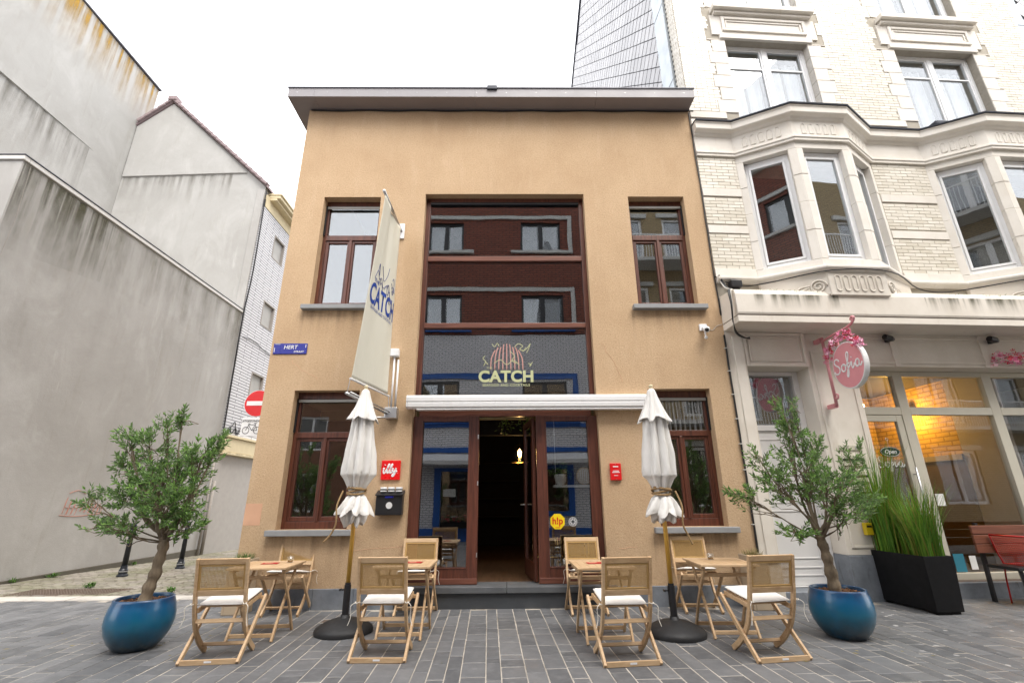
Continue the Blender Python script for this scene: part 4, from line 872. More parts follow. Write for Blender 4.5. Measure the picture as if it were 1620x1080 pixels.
    bk.build('bicycle_symbol', 'dark_frame', pl); MB().tube([(-5.78, 4.03, 3.47), (-3.59, 4.03, 3.47)], .025, 10).build('bracket', 'steel', sg, smooth=True); MB().tube([(-5.78, 4.02, 2.75), (-5.78, 4.02, 3.7)], .02, 10).build('stem', 'steel', sg, smooth=True)
    # two bollards
    def bollard(x, y, lab):
        z = -.022*(y-1); b = thing('bollard', lab, 'bollard', (x, y, z), group='bollards along the side street')
        MB().lathe([(.095, 0), (.095, .03), (.075, .045), (.075, .12), (.062, .14), (.055, .20)], 16, (0, 0, 0), caps=True).build('base', 'bollard_paint', b, local=True, smooth=False)
        MB().lathe([(.05, .19), (.042, .75), (.05, .78), (.055, .82), (.045, .85)], 16, caps=True).build('post', 'bollard_paint', b, local=True, smooth=True)
        MB().lathe([(.02, .85), (.05, .875), (.058, .915), (.05, .955), (.02, .975)], 16, caps=True).build('cap', 'bollard_paint', b, local=True, smooth=True)
        MB().lathe([(.079, .085), (.081, .088), (.081, .1), (.079, .103)], 16).build('grey_ring', 'sill_stone', b, local=True)
    bollard(-7.52, 3.35, 'dark bollard on the side street cobbles, nearer the street'); bollard(-7.25, 4.65, 'dark bollard further down the side street behind the left olive tree')
build_left()

# ------------------------------------------------------------ cream brick building on the right (local frame: x along wall, -y outwards)
def build_right():
    root = thing('cream_townhouse', 'tall cream glazed brick townhouse with two stone bay windows and a shop', 'building', (3.385, 0, 0), RA)
    UW = 7.55; PER = 3.60; ZT = 14.0
    L = dict(local=True)
    up = [(.95+k*PER*.985, 2.66+k*PER*.985, 7.86, 9.93) for k in (0, 1)]; up2 = [(a, b, 10.78, 12.7) for a, b, _, _ in up]
    bayh = [(.80+k*PER, 3.16+k*PER, 4.85, 6.95) for k in (0, 1)]
    w = MB(); wall_grid(w, .006, UW, 3.79, ZT, 0, .35, up+up2+bayh); w.build('brick_backing', 'brick_mortar', root, **L)
    MB().box(UW-.3, UW, .35, 10.5, 0, ZT).box(0.3, UW-.3, 10.2, 10.5, 0, ZT).build('rear_walls', 'brick_mortar', root, **L)
    # ---- bricks
    bands = [(6.26, 6.42), (5.53, 5.68), (4.70, 4.87), (7.10, 7.78), (7.95, 8.10)]
    allb = []; bl, bh, j = .205, .056, .009; z = 4.872; row = 0; rng = random.Random(2)
    def spans(z0, z1):                      # free stretches of brickwork in one course
        for a, b in bands:
            if z1 > a and z0 < b: return []
        ex = []
        for k in (0, 1):
            if z0 < 7.8: ex.append((.70+k*PER, 3.26+k*PER))
        for a, b, c_, d in up:
            if 7.8 < z0 < 10.6: q = .28 if int((z0+.03-8.1)/.30) % 2 else .37; ex.append((a-q-.004, b+q+.004))
            elif z0 >= 10.6: q = .28 if int((z0+.03-8.1)/.30) % 2 else .37; ex.append((a-q-.004, b+q+.004))
        out = []; c0 = .006
        for a, b in sorted(ex): out.append((c0, a)); c0 = b
        out.append((c0, UW)); return out
    while z < 12.6:
        for s0, s1 in spans(z, z+bh):
            u = s0 - (bl+j)*.5*(row % 2)
            while u < s1:
                u0, u1 = max(u, s0), min(u+bl, s1-.004)
                if u1-u0 > .02: allb.append((u0, u1, z))
                u += bl+j
        z += bh+j; row += 1
    sc = []
    for k, (u0, u1, zz) in enumerate(allb):
        p = px(RP((u0+u1)/2, 0, zz))
        if p and 0 < p[0] < 1620 and p[1] > 0 and u1-u0 > .15: sc.append((p[2], k))
    sc.sort(); near = set(k for _, k in sc[:300]); cache = {}; rest = MB()
    bw = root.children[0]
    def brick(h): return ([(-h, -.010, 0), (h, -.010, 0), (h, -.010, bh), (-h, -.010, bh), (-h-.002, .004, -.002), (h+.002, .004, -.002), (h+.002, .004, bh+.002), (-h-.002, .004, bh+.002)], [(0, 1, 2, 3), (0, 4, 5, 1), (1, 5, 6, 2), (2, 6, 7, 3), (3, 7, 4, 0)])
    for k, (u0, u1, zz) in enumerate(allb):
        h = round((u1-u0)/2, 3); dy = rng.uniform(-.0015, .0015)
        if k in near:
            if h not in cache: cache[h] = MB().add(*brick(h)).mesh('brick', 'glazed_brick')
            link('brick', cache[h], bw, ((u0+u1)/2, dy, zz))
        else:
            vs, fs = brick(h); rest.add([(p[0]+(u0+u1)/2, p[1]+dy, p[2]+zz) for p in vs], fs)
    tag(rest.build('brick_field', 'glazed_brick', bw, **L), kind='stuff')
    # left return of the brick wall, zinc strip, diamond slates on the blind side wall
    ret = MB(); z = 8.3
    while z < 14:
        for i in range(2):
            y = .012+i*.17-(.085 if int(z/.065) % 2 else 0); y0, y1 = max(y, .012), min(y+.16, .30)
            if y1-y0 > .04: ret.box(-.008, .004, y0, y1, z, z+bh)
        z += bh+j
    tag(ret.build('return_bricks', 'glazed_brick', root, **L), kind='stuff')
    side = MB().prism([(.30, 8.0), (10.5, 8.0), (16.0, 11.6), (16.0, 11.8), (6.2, 20.6), (.30, 15.2)], .002, .30, 'x').build('slate_side', 'slate_backing', root, **L)
    MB().box(-.05, .002, .31, .78, 8.0, 15.4).build('zinc_strip', 'zinc', side, **L)
    for zz in (9.2, 11.27, 13.3): MB().box(-.054, -.048, .31, .78, zz, zz+.012).build('zinc_joint', 'roof_edge_metal', side, **L)
    sl = MB().add([(-.005, 0, .199), (-.010, .199, 0), (-.016, 0, -.199), (-.010, -.199, 0), (-.002, 0, .199), (-.002, .199, 0), (-.002, 0, -.199), (-.002, -.199, 0)], [(0, 1, 2, 3), (0, 4, 5, 1), (1, 5, 6, 2), (2, 6, 7, 3), (3, 7, 4, 0)]).mesh('slate', 'fibre_slate')
    cand = []
    for i in range(-2, 60):
        for k in range(-2, 80):
            y = .62+(i+(k % 2)*.5)*.424; zz = 8.0+k*.212
            top = 20.6-(y-6.2)*.898 if y > 6.2 else 15.2+(y-.3)*.915
            if .62 < y < 15.6 and 8.25 < zz < top-.1:
                wp = Matrix.Translation((3.385, 0, 0)) @ Matrix.Rotation(RA, 4, 'Z') @ Vector((0, y, zz)); p = px(wp); vis = p and 905 < p[0] < 1075 and -20 < p[1] < 140
                cand.append((0 if vis else 1, p[2] if p else 99, y, zz))
    cand.sort(); rs = MB()
    for n_, (v, dpt, y, zz) in enumerate(cand):
        if n_ < 300 and v == 0:
            o = link('slate', sl, side, (rng.uniform(-.002, .001), y, zz))
        else: rs.add([(p.co.x, p.co.y+y, p.co.z+zz) for p in sl.vertices], [tuple(f.vertices) for f in sl.polygons])
    tag(rs.build('slate_field', 'fibre_slate', side, **L), kind='stuff')
    MB().bar((0, 6.2, 20.66), (0, 16.0, 11.86), .10, .12, (1, 0, 0)).build('verge_trim', 'lead_flashing', side, **L)
    # stone bands
    for a, b in bands[:3]+[bands[4]]:
        for u0, u1 in ((.004, .70), (3.26, .70+PER), (3.26+PER, UW)) if b < 7 else ((.004, .70), (2.95, .62+PER), (6.5, UW)): MB().box(u0, u1, -.022, .01, a+.002, b-.002).build('stone_band', 'cream_stone', root, bevel=.004, seg=1, **L)
    # upper windows with toothed stone surrounds
    def upper(h, floor2):
        a, b, z0, z1 = h; wf = frame(MB(), a, b, z0, z1, .13, .21, .07); wf.box((a+b)/2-.05, (a+b)/2+.05, .125, .215, z0+.07, z1-.07); win = wf.build('window', 'white_plastic', root, bevel=.006, **L)
        zt_ = z1-.56
        for s0, s1 in ((a+.07, (a+b)/2-.05), ((a+b)/2+.05, b-.07)):
            frame(MB(), s0+.002, s1-.002, z0+.072, z1-.072, .14, .19, .035).box(s0+.037, s1-.037, .142, .188, zt_-.018, zt_+.018).build('sash', 'white_plastic', win, bevel=.005, **L)
            for c_, d in ((z0+.105, zt_-.016), (zt_+.016, z1-.105)): pane('pane', s0+.035, s1-.035, c_, d, .165, win, **L)
            n = 9; MB().add([(s0+(s1-s0)*t/(n*5), .34+.022*sin(t*.55)+.01*sin(t*.31), z) for t in range(n*5+1) for z in (z0+.1, z1-.2)], [(2*t, 2*t+2, 2*t+3, 2*t+1) for t in range(n*5)]).build('curtain', 'curtain', win, smooth=True, **L)
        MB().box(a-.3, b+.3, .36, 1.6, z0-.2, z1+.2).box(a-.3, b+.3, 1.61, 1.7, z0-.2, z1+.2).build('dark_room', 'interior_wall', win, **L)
        zz = z0-.02 if not floor2 else z0; i = 0
        zz = 8.10 if not floor2 else 10.80
        while zz < z1-.02:
            q = .28 if int((zz+.03-8.1)/.30) % 2 else .37; e = min(zz+.30, z1)
            MB().box(a-q, a, -.016, .20, zz+.002, e-.002).build('surround_stone', 'cream_stone', win, bevel=.006, seg=1, **L); MB().box(b, b+q, -.016, .20, zz+.002, e-.002).build('surround_stone', 'cream_stone', win, bevel=.006, seg=1, **L); zz = e
        return win
    for h in up:
        a, b, z0, z1 = h; win = upper(h, False)
        # lintel, moulded apron panel and the sill of the window above
        MB().box(a-.10, b+.10, -.05, .2, z1+.002, z1+.11).build('lintel', 'cream_stone', win, bevel=.01, **L); MB().box(a-.24, b+.24, -.028, .2, z1+.112, 10.55).build('apron', 'cream_stone', win, **L)
        fr = MB(); frame(fr, a-.02, b+.02, z1+.2, 10.50, -.06, -.028, .06); frame(fr, a+.06, b-.06, z1+.28, 10.42, -.045, -.03, .035); fr.build('apron_moulding', 'cream_stone', win, bevel=.01, **L)
        MB().box(a-.16, b+.16, -.10, .2, 10.552, 10.62).box(a-.2, b+.2, -.17, .2, 10.622, 10.74).box(a-.17, b+.17, -.14, .2, 10.742, 10.775).build('sill', 'cream_stone', win, bevel=.012, **L)
    for h in up2: upper(h, True)
    # ---- bays
    path0 = [(-.0, 0)]
    for k in (0, 1): path0 += [(.70+k*PER, 0), (1.50+k*PER, -.47), (2.44+k*PER, -.47), (3.26+k*PER, 0)]
    path0 += [(UW, 0)]
    ent = MB().profile(path0, [(-.05, 7.08), (.045, 7.08), (.045, 7.13), (.06, 7.135), (.06, 7.17), (.02, 7.19), (.02, 7.50), (.05, 7.52), (.07, 7.56), (.13, 7.585), (.14, 7.60), (.14, 7.70), (.16, 7.735), (-.05, 7.745)]).build('cornice', 'cream_stone', root, bevel=.004, seg=1, **L)
    MB().profile(path0, [(-.06, 7.748), (.175, 7.742), (.18, 7.765), (-.06, 7.80)]).build('cornice_flashing', 'lead_flashing', ent, **L)
    MB().profile(path0, [(-.06, 4.60), (.03, 4.60), (.05, 4.625), (.09, 4.64), (.10, 4.66), (.10, 4.69), (.06, 4.71), (-.06, 4.71)]).build('sill_course', 'cream_stone', root, bevel=.004, seg=1, **L)
    for k in (0, 1):
        P = [Vector((x, y)) for x, y in ((.70+k*PER, 0), (1.50+k*PER, -.47), (2.44+k*PER, -.47), (3.26+k*PER, 0))]
        bay = MB().prism([tuple(p) for p in P], 4.712, 4.85, 'z').build('bay_window', 'cream_stone', root, bevel=.008, **L); MB().prism([tuple(p) for p in P], 6.95, 7.10, 'z').build('bay_lintel', 'cream_stone', bay, bevel=.008, **L)
        MB().add([(p.x, p.y, 7.80) for p in P]+[(P[0].x+.1, .05, 7.95), (P[3].x-.1, .05, 7.95)], [(0, 1, 4), (1, 2, 5, 4), (2, 3, 5)]).build('bay_roof', 'lead_flashing', bay, **L)
        if k == 1: MB().box(P[0].x+.25, P[0].x+.95, -.25, -.05, 7.82, 7.93).build('roof_roll', 'lead_flashing', bay, bevel=.03, **L)
        def fb(i, s0, s1, d0, d1, z0, z1, mb=None):
            mb = mb or MB(); d = (P[i+1]-P[i]).normalized(); n = Vector((d.y, -d.x)); q = [P[i]+d*s0+n*d0, P[i]+d*s1+n*d0, P[i]+d*s1+n*d1, P[i]+d*s0+n*d1]
            return mb.add([(v.x, v.y, z) for z in (z0, z1) for v in q], [(0, 1, 2, 3), (7, 6, 5, 4), (0, 4, 5, 1), (1, 5, 6, 2), (2, 6, 7, 3), (3, 7, 4, 0)])
        for i in range(3):
            ln = (P[i+1]-P[i]).length; PW = .12
            for s0, s1 in ((.0, PW), (ln-PW, ln)):
                nz = 4; hh = (6.95-4.85)/nz
                for q in range(nz): fb(i, s0+.001, s1-.001, -.20, .0+(.004 if q % 2 else 0), 4.85+q*hh+.0015, 4.85+(q+1)*hh-.0015).build('pier_stone', 'cream_stone', bay, bevel=.006, seg=1, **L)
            a, b = PW, ln-PW; wf = MB()
            fb(i, a, a+.06, -.17, -.10, 4.86, 6.94, wf); fb(i, b-.06, b, -.17, -.10, 4.86, 6.94, wf); fb(i, a+.06, b-.06, -.169, -.101, 4.86, 4.94, wf); fb(i, a+.06, b-.06, -.169, -.101, 6.85, 6.94, wf)
            fo = wf.build('window_frame', 'white_plastic', bay, bevel=.006, **L)
            s_ = MB(); fb(i, a+.062, a+.10, -.155, -.088, 4.945, 6.845, s_); fb(i, b-.10, b-.062, -.155, -.088, 4.945, 6.845, s_); fb(i, a+.10, b-.10, -.154, -.089, 4.945, 4.985, s_); fb(i, a+.10, b-.10, -.154, -.089, 6.805, 6.845, s_); s_.build('sash', 'white_plastic', fo, bevel=.005, **L)
            fb(i, a+.095, b-.095, -.125, -.119, 4.98, 6.81).build('pane', 'window_glass', fo, **L)
            # frieze arches
            nA = 5; d = (P[i+1]-P[i]).normalized(); n = Vector((d.y, -d.x))
            for q in range(nA):
                cs = .14+(ln-.28)*(q+.5)/nA; pts = []
                for t in range(13):
                    if t == 0: uu, zz = -.035, 7.24
                    elif t == 12: uu, zz = .035, 7.24
                    else: an = pi-(t-1)/10*pi; uu, zz = .035*cos(an), 7.41+.035*sin(an)
                    v = P[i]+d*(cs+uu)+n*.022; pts.append((v.x, v.y, zz))
                pts.append(pts[0]); MB().tube(pts, .009, 5, False).build('frieze_arch', 'cream_stone', ent, smooth=True, **L)
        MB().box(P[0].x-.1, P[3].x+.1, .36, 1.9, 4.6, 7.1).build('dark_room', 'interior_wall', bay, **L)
        # apron under the bay: front panel with flutes, sloping wings with volutes
        x0, x1 = P[1].x, P[2].x; ap = MB().box(x0, x1, -.50, 0, 4.22, 4.598).build('bay_apron', 'cream_paint', bay, bevel=.01, **L)
        for q in range(6):
            cx = x0+.14+(x1-x0-.28)*q/5; pts = []
            for t in range(25): an = 2*pi*t/24; pts.append((cx+.042*cos(an), -.505, (4.50 if sin(an) > 0 else 4.33)+.042*sin(an)))
            MB().tube(pts, .010, 5, False).build('flute', 'cream_paint', ap, smooth=True, **L)
        for sgn, xa, xb in ((1, P[0].x, x0), (-1, P[3].x, x1)):
            MB().add([(xa, -.05, 4.28), (xa, -.05, 4.598), (xb-.001*sgn, -.48, 4.24), (xb-.001*sgn, -.48, 4.598), (xa, .0, 4.28), (xa, 0, 4.598), (xb-.001*sgn, 0, 4.24), (xb-.001*sgn, 0, 4.598)], [(0, 2, 3, 1), (0, 4, 6, 2), (1, 3, 7, 5), (0, 1, 5, 4), (2, 6, 7, 3)]).build('apron_wing', 'cream_paint', ap, **L)
            dv = Vector((xb-xa, -.43, 0)).normalized(); nv = Vector((dv.y, -dv.x, 0))*sgn; c0 = Vector((xb, -.48, 4.38))-dv*.14+nv*.012; sp = []
            for t in range(46): an = t*.30; rr = .115*(1-t/52); sp.append(c0+dv*(rr*cos(an))+Vector((0, 0, rr*sin(an))))
            MB().tube(sp, .014, 6).build('volute', 'cream_paint', ap, smooth=True, **L)
            for q in range(4):
                st = c0-dv*.12+Vector((0, 0, .03*q-.06)); MB().tube(smooth_pts([st, st-dv*.12+Vector((0, 0, -.01-.015*(3-q))), st-dv*(.26-.03*q)+Vector((0, 0, -.05))], 4), [.014]*8+[.006], 6).build('leaf_scroll', 'cream_paint', ap, smooth=True, **L)
    # ---- shop canopy beam
    cn = MB().prism([(0.02, 3.90), (-.455, 3.90), (-.465, 3.93), (-.465, 4.22), (-.44, 4.30), (-.36, 4.325), (.02, 4.36)], -.0, UW, 'x').build('canopy', 'cream_paint', root, bevel=.004, seg=1, **L)
    MB().box(-.002, UW, -.45, .35, 3.785, 3.885).build('canopy_lip', 'cream_paint', cn, bevel=.006, **L); MB().box(0.01, UW, -.448, 0, 3.886, 3.899).build('shadow_joint', 'rust', cn, **L)
    for u0, u1, zb in ((.25, 1.7, 3.98), (3.0, 6.2, 3.96)): MB().quad((u0, -.4675, zb), (u1, -.4675, zb), (u1, -.4675, 4.222), (u0, -.4675, 4.222)).build('moss_stain', 'moss_streaks', cn, **L)
    mr = random.Random(6); ms = MB()
    for i in range(260):
        u = mr.choice([mr.uniform(.35, 1.6), mr.uniform(3.2, 5.6)]); y = -mr.uniform(.36, .455); zz = 4.318-.02*(abs(y) > .42)-.015*(abs(y) > .44); dr = Vector((mr.uniform(-1, 1), mr.uniform(-1, .3), mr.uniform(.1, 1)))*.02; sd = dr.orthogonal().normalized()*.008; q = Vector((u, y, zz)); ms.add([q-sd, q+sd, q+dr], [(0, 1, 2)])
    tag(ms.build('moss_tufts', 'weed_leaf', cn, **L), kind='stuff')
    # ---- ground floor
    MB().box(.004, .28, .0, .6, .0, 3.784).build('pilaster', 'cream_paint', root, bevel=.006, **L); MB().box(.10, .25, -.018, .0, .5, 3.70).build('pilaster_panel', 'cream_paint', root, bevel=.006, **L)
    hd = MB().box(.282, 1.29, .03, .55, 3.235, 3.784).build('door_header', 'cream_paint', root, **L); frame(MB(), .285, 1.286, 3.235, 3.78, .004, .03, .05).build('header_moulding', 'cream_paint', hd, bevel=.008, **L)
    frame(MB(), .37, 1.20, 3.315, 3.70, .015, .03, .02).build('header_moulding', 'cream_paint', hd, bevel=.005, **L)
    dfr = frame(MB(), .284, 1.29, .14, 3.233, .34, .44, .09, .02, .06).box(.374, 1.20, .342, .438, 2.30, 2.385).build('house_door', 'white_door_paint', root, bevel=.006, **L)
    MB().box(.38, 1.195, .37, .42, .165, 2.297).build('door_leaf', 'white_door_paint', dfr, **L)
    for z0, z1 in ((.28, .40), (.50, 1.15), (1.25, 2.18)): frame(MB(), .46, 1.115, z0, z1, .36, .371, .02).build('leaf_moulding', 'white_door_paint', dfr, bevel=.004, **L)
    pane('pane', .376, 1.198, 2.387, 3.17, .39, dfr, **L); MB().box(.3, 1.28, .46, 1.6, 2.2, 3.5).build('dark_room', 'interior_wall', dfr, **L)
    MB().box(.284, 1.288, .05, .7, -.02, .135).build('door_sill', 'bluestone', dfr, bevel=.008, **L)
    # pillar between house door and shop, with bells and letter slots
    pil = MB().box(1.292, 2.05, .06, .62, .572, 3.784).build('pillar', 'cream_paint', root, bevel=.008, **L)
    MB().box(1.285, 2.06, .045, .62, -.02, .57).build('pillar_foot', 'bluestone', pil, bevel=.01, **L)
    fr = frame(MB(), 1.37, 1.98, .66, 3.5, .045, .06, .035).build('panel_moulding', 'cream_paint', pil, bevel=.006, **L)
    for z in (1.30, 1.53, 1.76): s_ = MB().box(1.47, 1.88, .042, .06, z, z+.15).build('letter_slot', 'cream_aluminium', pil, bevel=.005, **L); MB().box(1.51, 1.84, .038, .043, z+.07, z+.10).build('slot_flap', 'black_metal', s_, **L)
    for z in (1.12, 1.98): s_ = MB().box(1.50, 1.85, .044, .06, z, z+.075).build('bell_plate', 'cream_aluminium', pil, bevel=.004, **L); MB().box(1.74, 1.82, .041, .045, z+.02, z+.055).build('bell_label', 'steel', s_, **L)
    # shop front
    ZB, Z1, Z2, ZH = .20, 2.55, 2.67, 3.25; muls = [2.052, 2.86, 4.40, 5.92, UW-.02]; YF = .30
    hd2 = MB().box(2.05, UW-.02, .03, .6, 3.255, 3.784).build('shop_header', 'cream_paint', root, **L)
    for u in (2.70, 4.22, 5.75): MB().box(u, u+.09, .006, .03, 3.255, 3.78).build('header_strip', 'cream_paint', hd2, bevel=.004, **L)
    MB().box(2.05, UW-.02, .008, .03, 3.30, 3.335).box(2.05, UW-.02, .008, .03, 3.70, 3.735).build('header_moulding', 'cream_paint', hd2, bevel=.006, **L)
    ff = MB()
    for k, u in enumerate(muls): ff.box(u, u+(.09 if k in (0, 4) else .16), YF, YF+.09, ZB, ZH)
    for a, b in zip(muls[:-1], muls[1:]):
        a2 = a+(.09 if a == muls[0] else .16); ff.box(a2, b, YF+.001, YF+.089, Z1, Z2).box(a2, b, YF+.001, YF+.089, ZH-.08, ZH)
        if a != muls[0]: ff.box(a2, b, YF+.001, YF+.089, ZB, ZB+.09)
    sf = ff.build('shop_front', 'cream_aluminium', root, bevel=.005, **L)
    for a, b in zip(muls[:-1], muls[1:]):
        a2 = a+(.09 if a == muls[0] else .16); pane('pane', a2-.01, b+.01, Z2-.01, ZH-.07, YF+.05, sf, 'shop_glass', **L)
        if a != muls[0]: pane('pane', a2-.01, b+.01, ZB+.08, Z1+.01, YF+.05, sf, 'shop_glass', **L)
    dl = frame(MB(), 2.15, 2.853, ZB+.005, Z1-.005, YF+.01, YF+.07, .10, .12, .10).build('shop_door', 'cream_aluminium', root, bevel=.005, **L)
    pane('pane', 2.24, 2.765, ZB+.11, Z1-.10, YF+.04, dl, 'shop_glass', **L); MB().tube([(2.80, YF-.05, .75), (2.80, YF-.05, 1.75)], .014, 8).tube([(2.80, YF-.05, .85), (2.80, YF+.02, .85)], .010, 6).tube([(2.80, YF-.05, 1.65), (2.80, YF+.02, 1.65)], .010, 6).build('pull_handle', 'steel', dl, smooth=True, **L)
    MB().box(2.05, UW, .12, .75, -.02, .195).build('shop_plinth', 'bluestone', root, bevel=.006, **L); MB().box(2.055, UW, .20, .6, .1955, .2).build('plinth_joint', 'rust', root, **L)
    # shop room
    MB().box(2.06, UW-.35, .62, 6, .1, .198).build('shop_floor', 'interior_wall', root, **L); MB().box(2.06, UW-.35, .6, 6, 3.4, 3.5).build('shop_ceiling', 'interior_wall', root, **L)
    MB().box(2.06, 4.9, 3.2, 3.3, 2.0, 3.4).build('shop_rear_wall', 'shop_brick', root, **L); MB().box(2.06, 4.9, 3.19, 3.3, .2, 1.999).build('dark_dado', 'shop_yellow', root, **L); MB().box(4.92, 5.0, .62, 1.45, .2, 3.4).build('shop_side_wall', 'shop_white', root, **L); MB().box(4.93, 5.0, 1.452, 3.3, 1.95, 3.4).build('shop_brick_wall', 'shop_brick', root, **L); MB().box(4.915, 5.0, 1.452, 3.3, .2, 1.949).build('dark_dado', 'shop_yellow', root, **L); MB().box(4.89, 4.929, 1.46, 3.2, 1.951, 2.05).build('wall_rail', 'shop_white', root, **L)  # lower wall parts coloured dark to imitate the unlit half of the room
    MB().box(2.06, 2.12, .62, 3.2, .2, 3.4).build('shop_party_wall', 'interior_wall', root, **L); MB().box(5.0, UW-.35, 3.0, 3.1, .2, 3.4).build('shop_rear_wall', 'shop_white', root, **L)
    MB().box(3.55, 4.25, 3.12, 3.199, .2, 1.9).build('inner_door', 'shop_yellow', root, **L); MB().box(2.15, 4.88, 3.16, 3.199, 2.02, 2.12).build('wall_rail', 'shop_white', root, **L)
    MB().box(2.6, 4.6, 2.3, 2.8, .2, 1.15).build('shop_counter', 'interior_dark', root, **L)  # dark block added only to darken the lower view through the shop glass
    return root
build_right()

# ------------------------------------------------------------ terrace furniture
def make_chair():
    t = thing('folding_chair', 'chair', 'chair', group='folding cane chairs on the terrace')
    K = dict(local=True, bevel=.004)
    side = smooth_pts([(0, -.285, .845), (0, -.245, .66), (0, -.20, .47), (0, -.165, .37), (0, -.10, .24), (0, .02, .11), (0, .165, .008)], 4)
    for s in (-1, 1):
        MB().strip([(s*.215, p.y, p.z) for p in side], .025, [.036]*6+[.044]*13+[.050]*(len(side)-19), (1, 0, 0)).build('back_upright', 'acacia', t, **K)
        MB().strip([(s*.243, .225, .455), (s*.243, -.0, .235), (s*.243, -.255, .006)], .024, .042, (1, 0, 0)).build('rear_leg', 'acacia', t, **K)
        MB().strip([(s*.190, .235, .458), (s*.190, .0, .432), (s*.190, -.175, .405)], .022, .040, (1, 0, 0)).build('seat_rail', 'acacia', t, **K)
    MB().bar((-.231, -.25, .022), (.231, -.25, .022), .018, .042).build('foot_bar', 'acacia', t, **K)
    MB().box(-.03, .03, -.2605, -.2588, .018, .032).build('maker_label', 'white_print', t, local=True)
    MB().bar((-.204, -.145, .315), (.204, -.145, .315), .018, .034, (0, .35, 1)).build('stretcher', 'acacia', t, **K)
    MB().bar((-.204, .06, .085), (.204, .06, .085), .018, .030, (0, .6, 1)).build('stretcher', 'acacia', t, **K)
    MB().bar((-.232, .215, .435), (.232, .215, .435), .030, .030).build('front_rail', 'acacia', t, **K)
    up = Vector((0, -.04, .185)).normalized()
    def bk(z): return -.285 + (.845-z)*.222
    MB().bar((-.204, bk(.82), .82), (.204, bk(.82), .82), .020, .050, up).build('top_rail', 'acacia', t, **K)
    MB().bar((-.204, bk(.555), .555), (.204, bk(.555), .555), .020, .050, up).build('back_rail', 'acacia', t, **K)
    fr = MB()
    for s in (-1, 1): fr.bar((s*.193, bk(.578), .578), (s*.193, bk(.796), .796), .016, .022, (1, 0, 0))
    fr.bar((-.186, bk(.785), .785), (.186, bk(.785), .785), .016, .018, up).bar((-.186, bk(.587), .587), (.186, bk(.587), .587), .016, .018, up)
    cf = fr.build('cane_frame', 'cane', t, local=True, bevel=.003, seg=1)
    wv = MB()
    for i in range(33):
        x = -.184+.368*i/32; wv.bar((x, bk(.582)+.0015, .582), (x, bk(.79)+.0015, .79), .0036, .0022, (0, -1, -.2))
    for k in range(21):
        z = .588+.20*k/20; wv.bar((-.186, bk(z)-.0012, z), (.186, bk(z)-.0012, z), .0022, .0036, up)
    tag(wv.build('cane_weave', 'cane', cf, local=True), kind='stuff')
    for k in range(7):
        y = -.16+k*.055; MB().bar((-.178, y+.022, .437+.0072*k), (.178, y+.022, .437+.0072*k), .044, .014, (0, -.13, 1)).build('seat_slat', 'acacia', t, local=True, bevel=.003, seg=1)
    # thin cushion with a soft edge and cords
    N = 18; vs = []; fs = []
    for sd in (0, 1):
        for j in range(N+1):
            for i in range(N+1):
                a, b = i/N*2-1, j/N*2-1; e = max(abs(a), abs(b)); h = .017*(1-e**8)+.003*sin(a*7+b*3)*(1-e**4)+.002
                vs.append((a*.20*(1-.03*(b*b)), .02+b*.205, .482+.030*b+(h if sd else -h*.8)))
    o = (N+1)**2
    for j in range(N):
        for i in range(N):
            q = (j*(N+1)+i, j*(N+1)+i+1, (j+1)*(N+1)+i+1, (j+1)*(N+1)+i); fs += [tuple(reversed(q)), tuple(x+o for x in q)]
    rim = [i for i in range(N+1)]+[j*(N+1)+N for j in range(1, N+1)]+[N*(N+1)+i for i in range(N-1, -1, -1)]+[j*(N+1) for j in range(N-1, 0, -1)]
    for a, b in zip(rim, rim[1:]+rim[:1]): fs.append((a, b, b+o, a+o))
    cu = MB().add(vs, fs).build('cushion', 'cushion_cloth', t, local=True, smooth=True)
    for s in (-1, 1):
        co = MB(); co.tube(smooth_pts([(s*.19, -.18, .455), (s*.225, -.205, .465), (s*.243, -.22, .47), (s*.225, -.235, .462), (s*.205, -.21, .47)], 4), .0035, 5); co.tube(smooth_pts([(s*.235, -.225, .468), (s*.27, -.25, .44), (s*.265, -.24, .36), (s*.285, -.25, .29)], 4), .003, 5); co.build('tie_cord', 'cord', cu, local=True)['kind'] = 'stuff'
    return t
def place_chairs():
    spec = [((-2.62, -1.86, 0), 6, 'leftmost front folding chair, its cane back to the street, beside the left blue pot'),
            ((-1.135, -1.86, 0), -1, 'front folding chair with back to the street, right of the left parasol base'),
            ((1.03, -2.02, 0), 6, 'front folding chair with back to the street, left of the right parasol base'),
            ((2.345, -1.95, 0), 8, 'rightmost front folding chair, its back to the street, beside the right blue pot'),
            ((-2.78, -.24, 0), 184, 'leftmost rear folding chair facing the street, under the left cafe window'),
            ((-1.15, -.33, 0), 180, 'rear folding chair facing the street, left of the cafe doorway'),
            ((.99, -.35, 0), 181, 'rear folding chair facing the street, right of the cafe doorway'),
            ((2.40, -.30, 0), 176, 'rightmost rear folding chair facing the street, under the right cafe window')]
    proto = make_chair()
    for k, (loc, rot, lab) in enumerate(spec):
        if k == 0: proto.location = loc; proto.rotation_euler = (0, 0, radians(rot)); proto['label'] = lab
        else: dup(proto, loc, radians(rot), lab)
    cr = random.Random(77)
    for o in [o for o in bpy.data.objects if o.name.split('.')[0] == 'cushion']: o.location = (cr.uniform(-.012, .012), cr.uniform(-.015, .015), 0); o.rotation_euler = (0, 0, radians(cr.uniform(-4, 4)))
place_chairs()

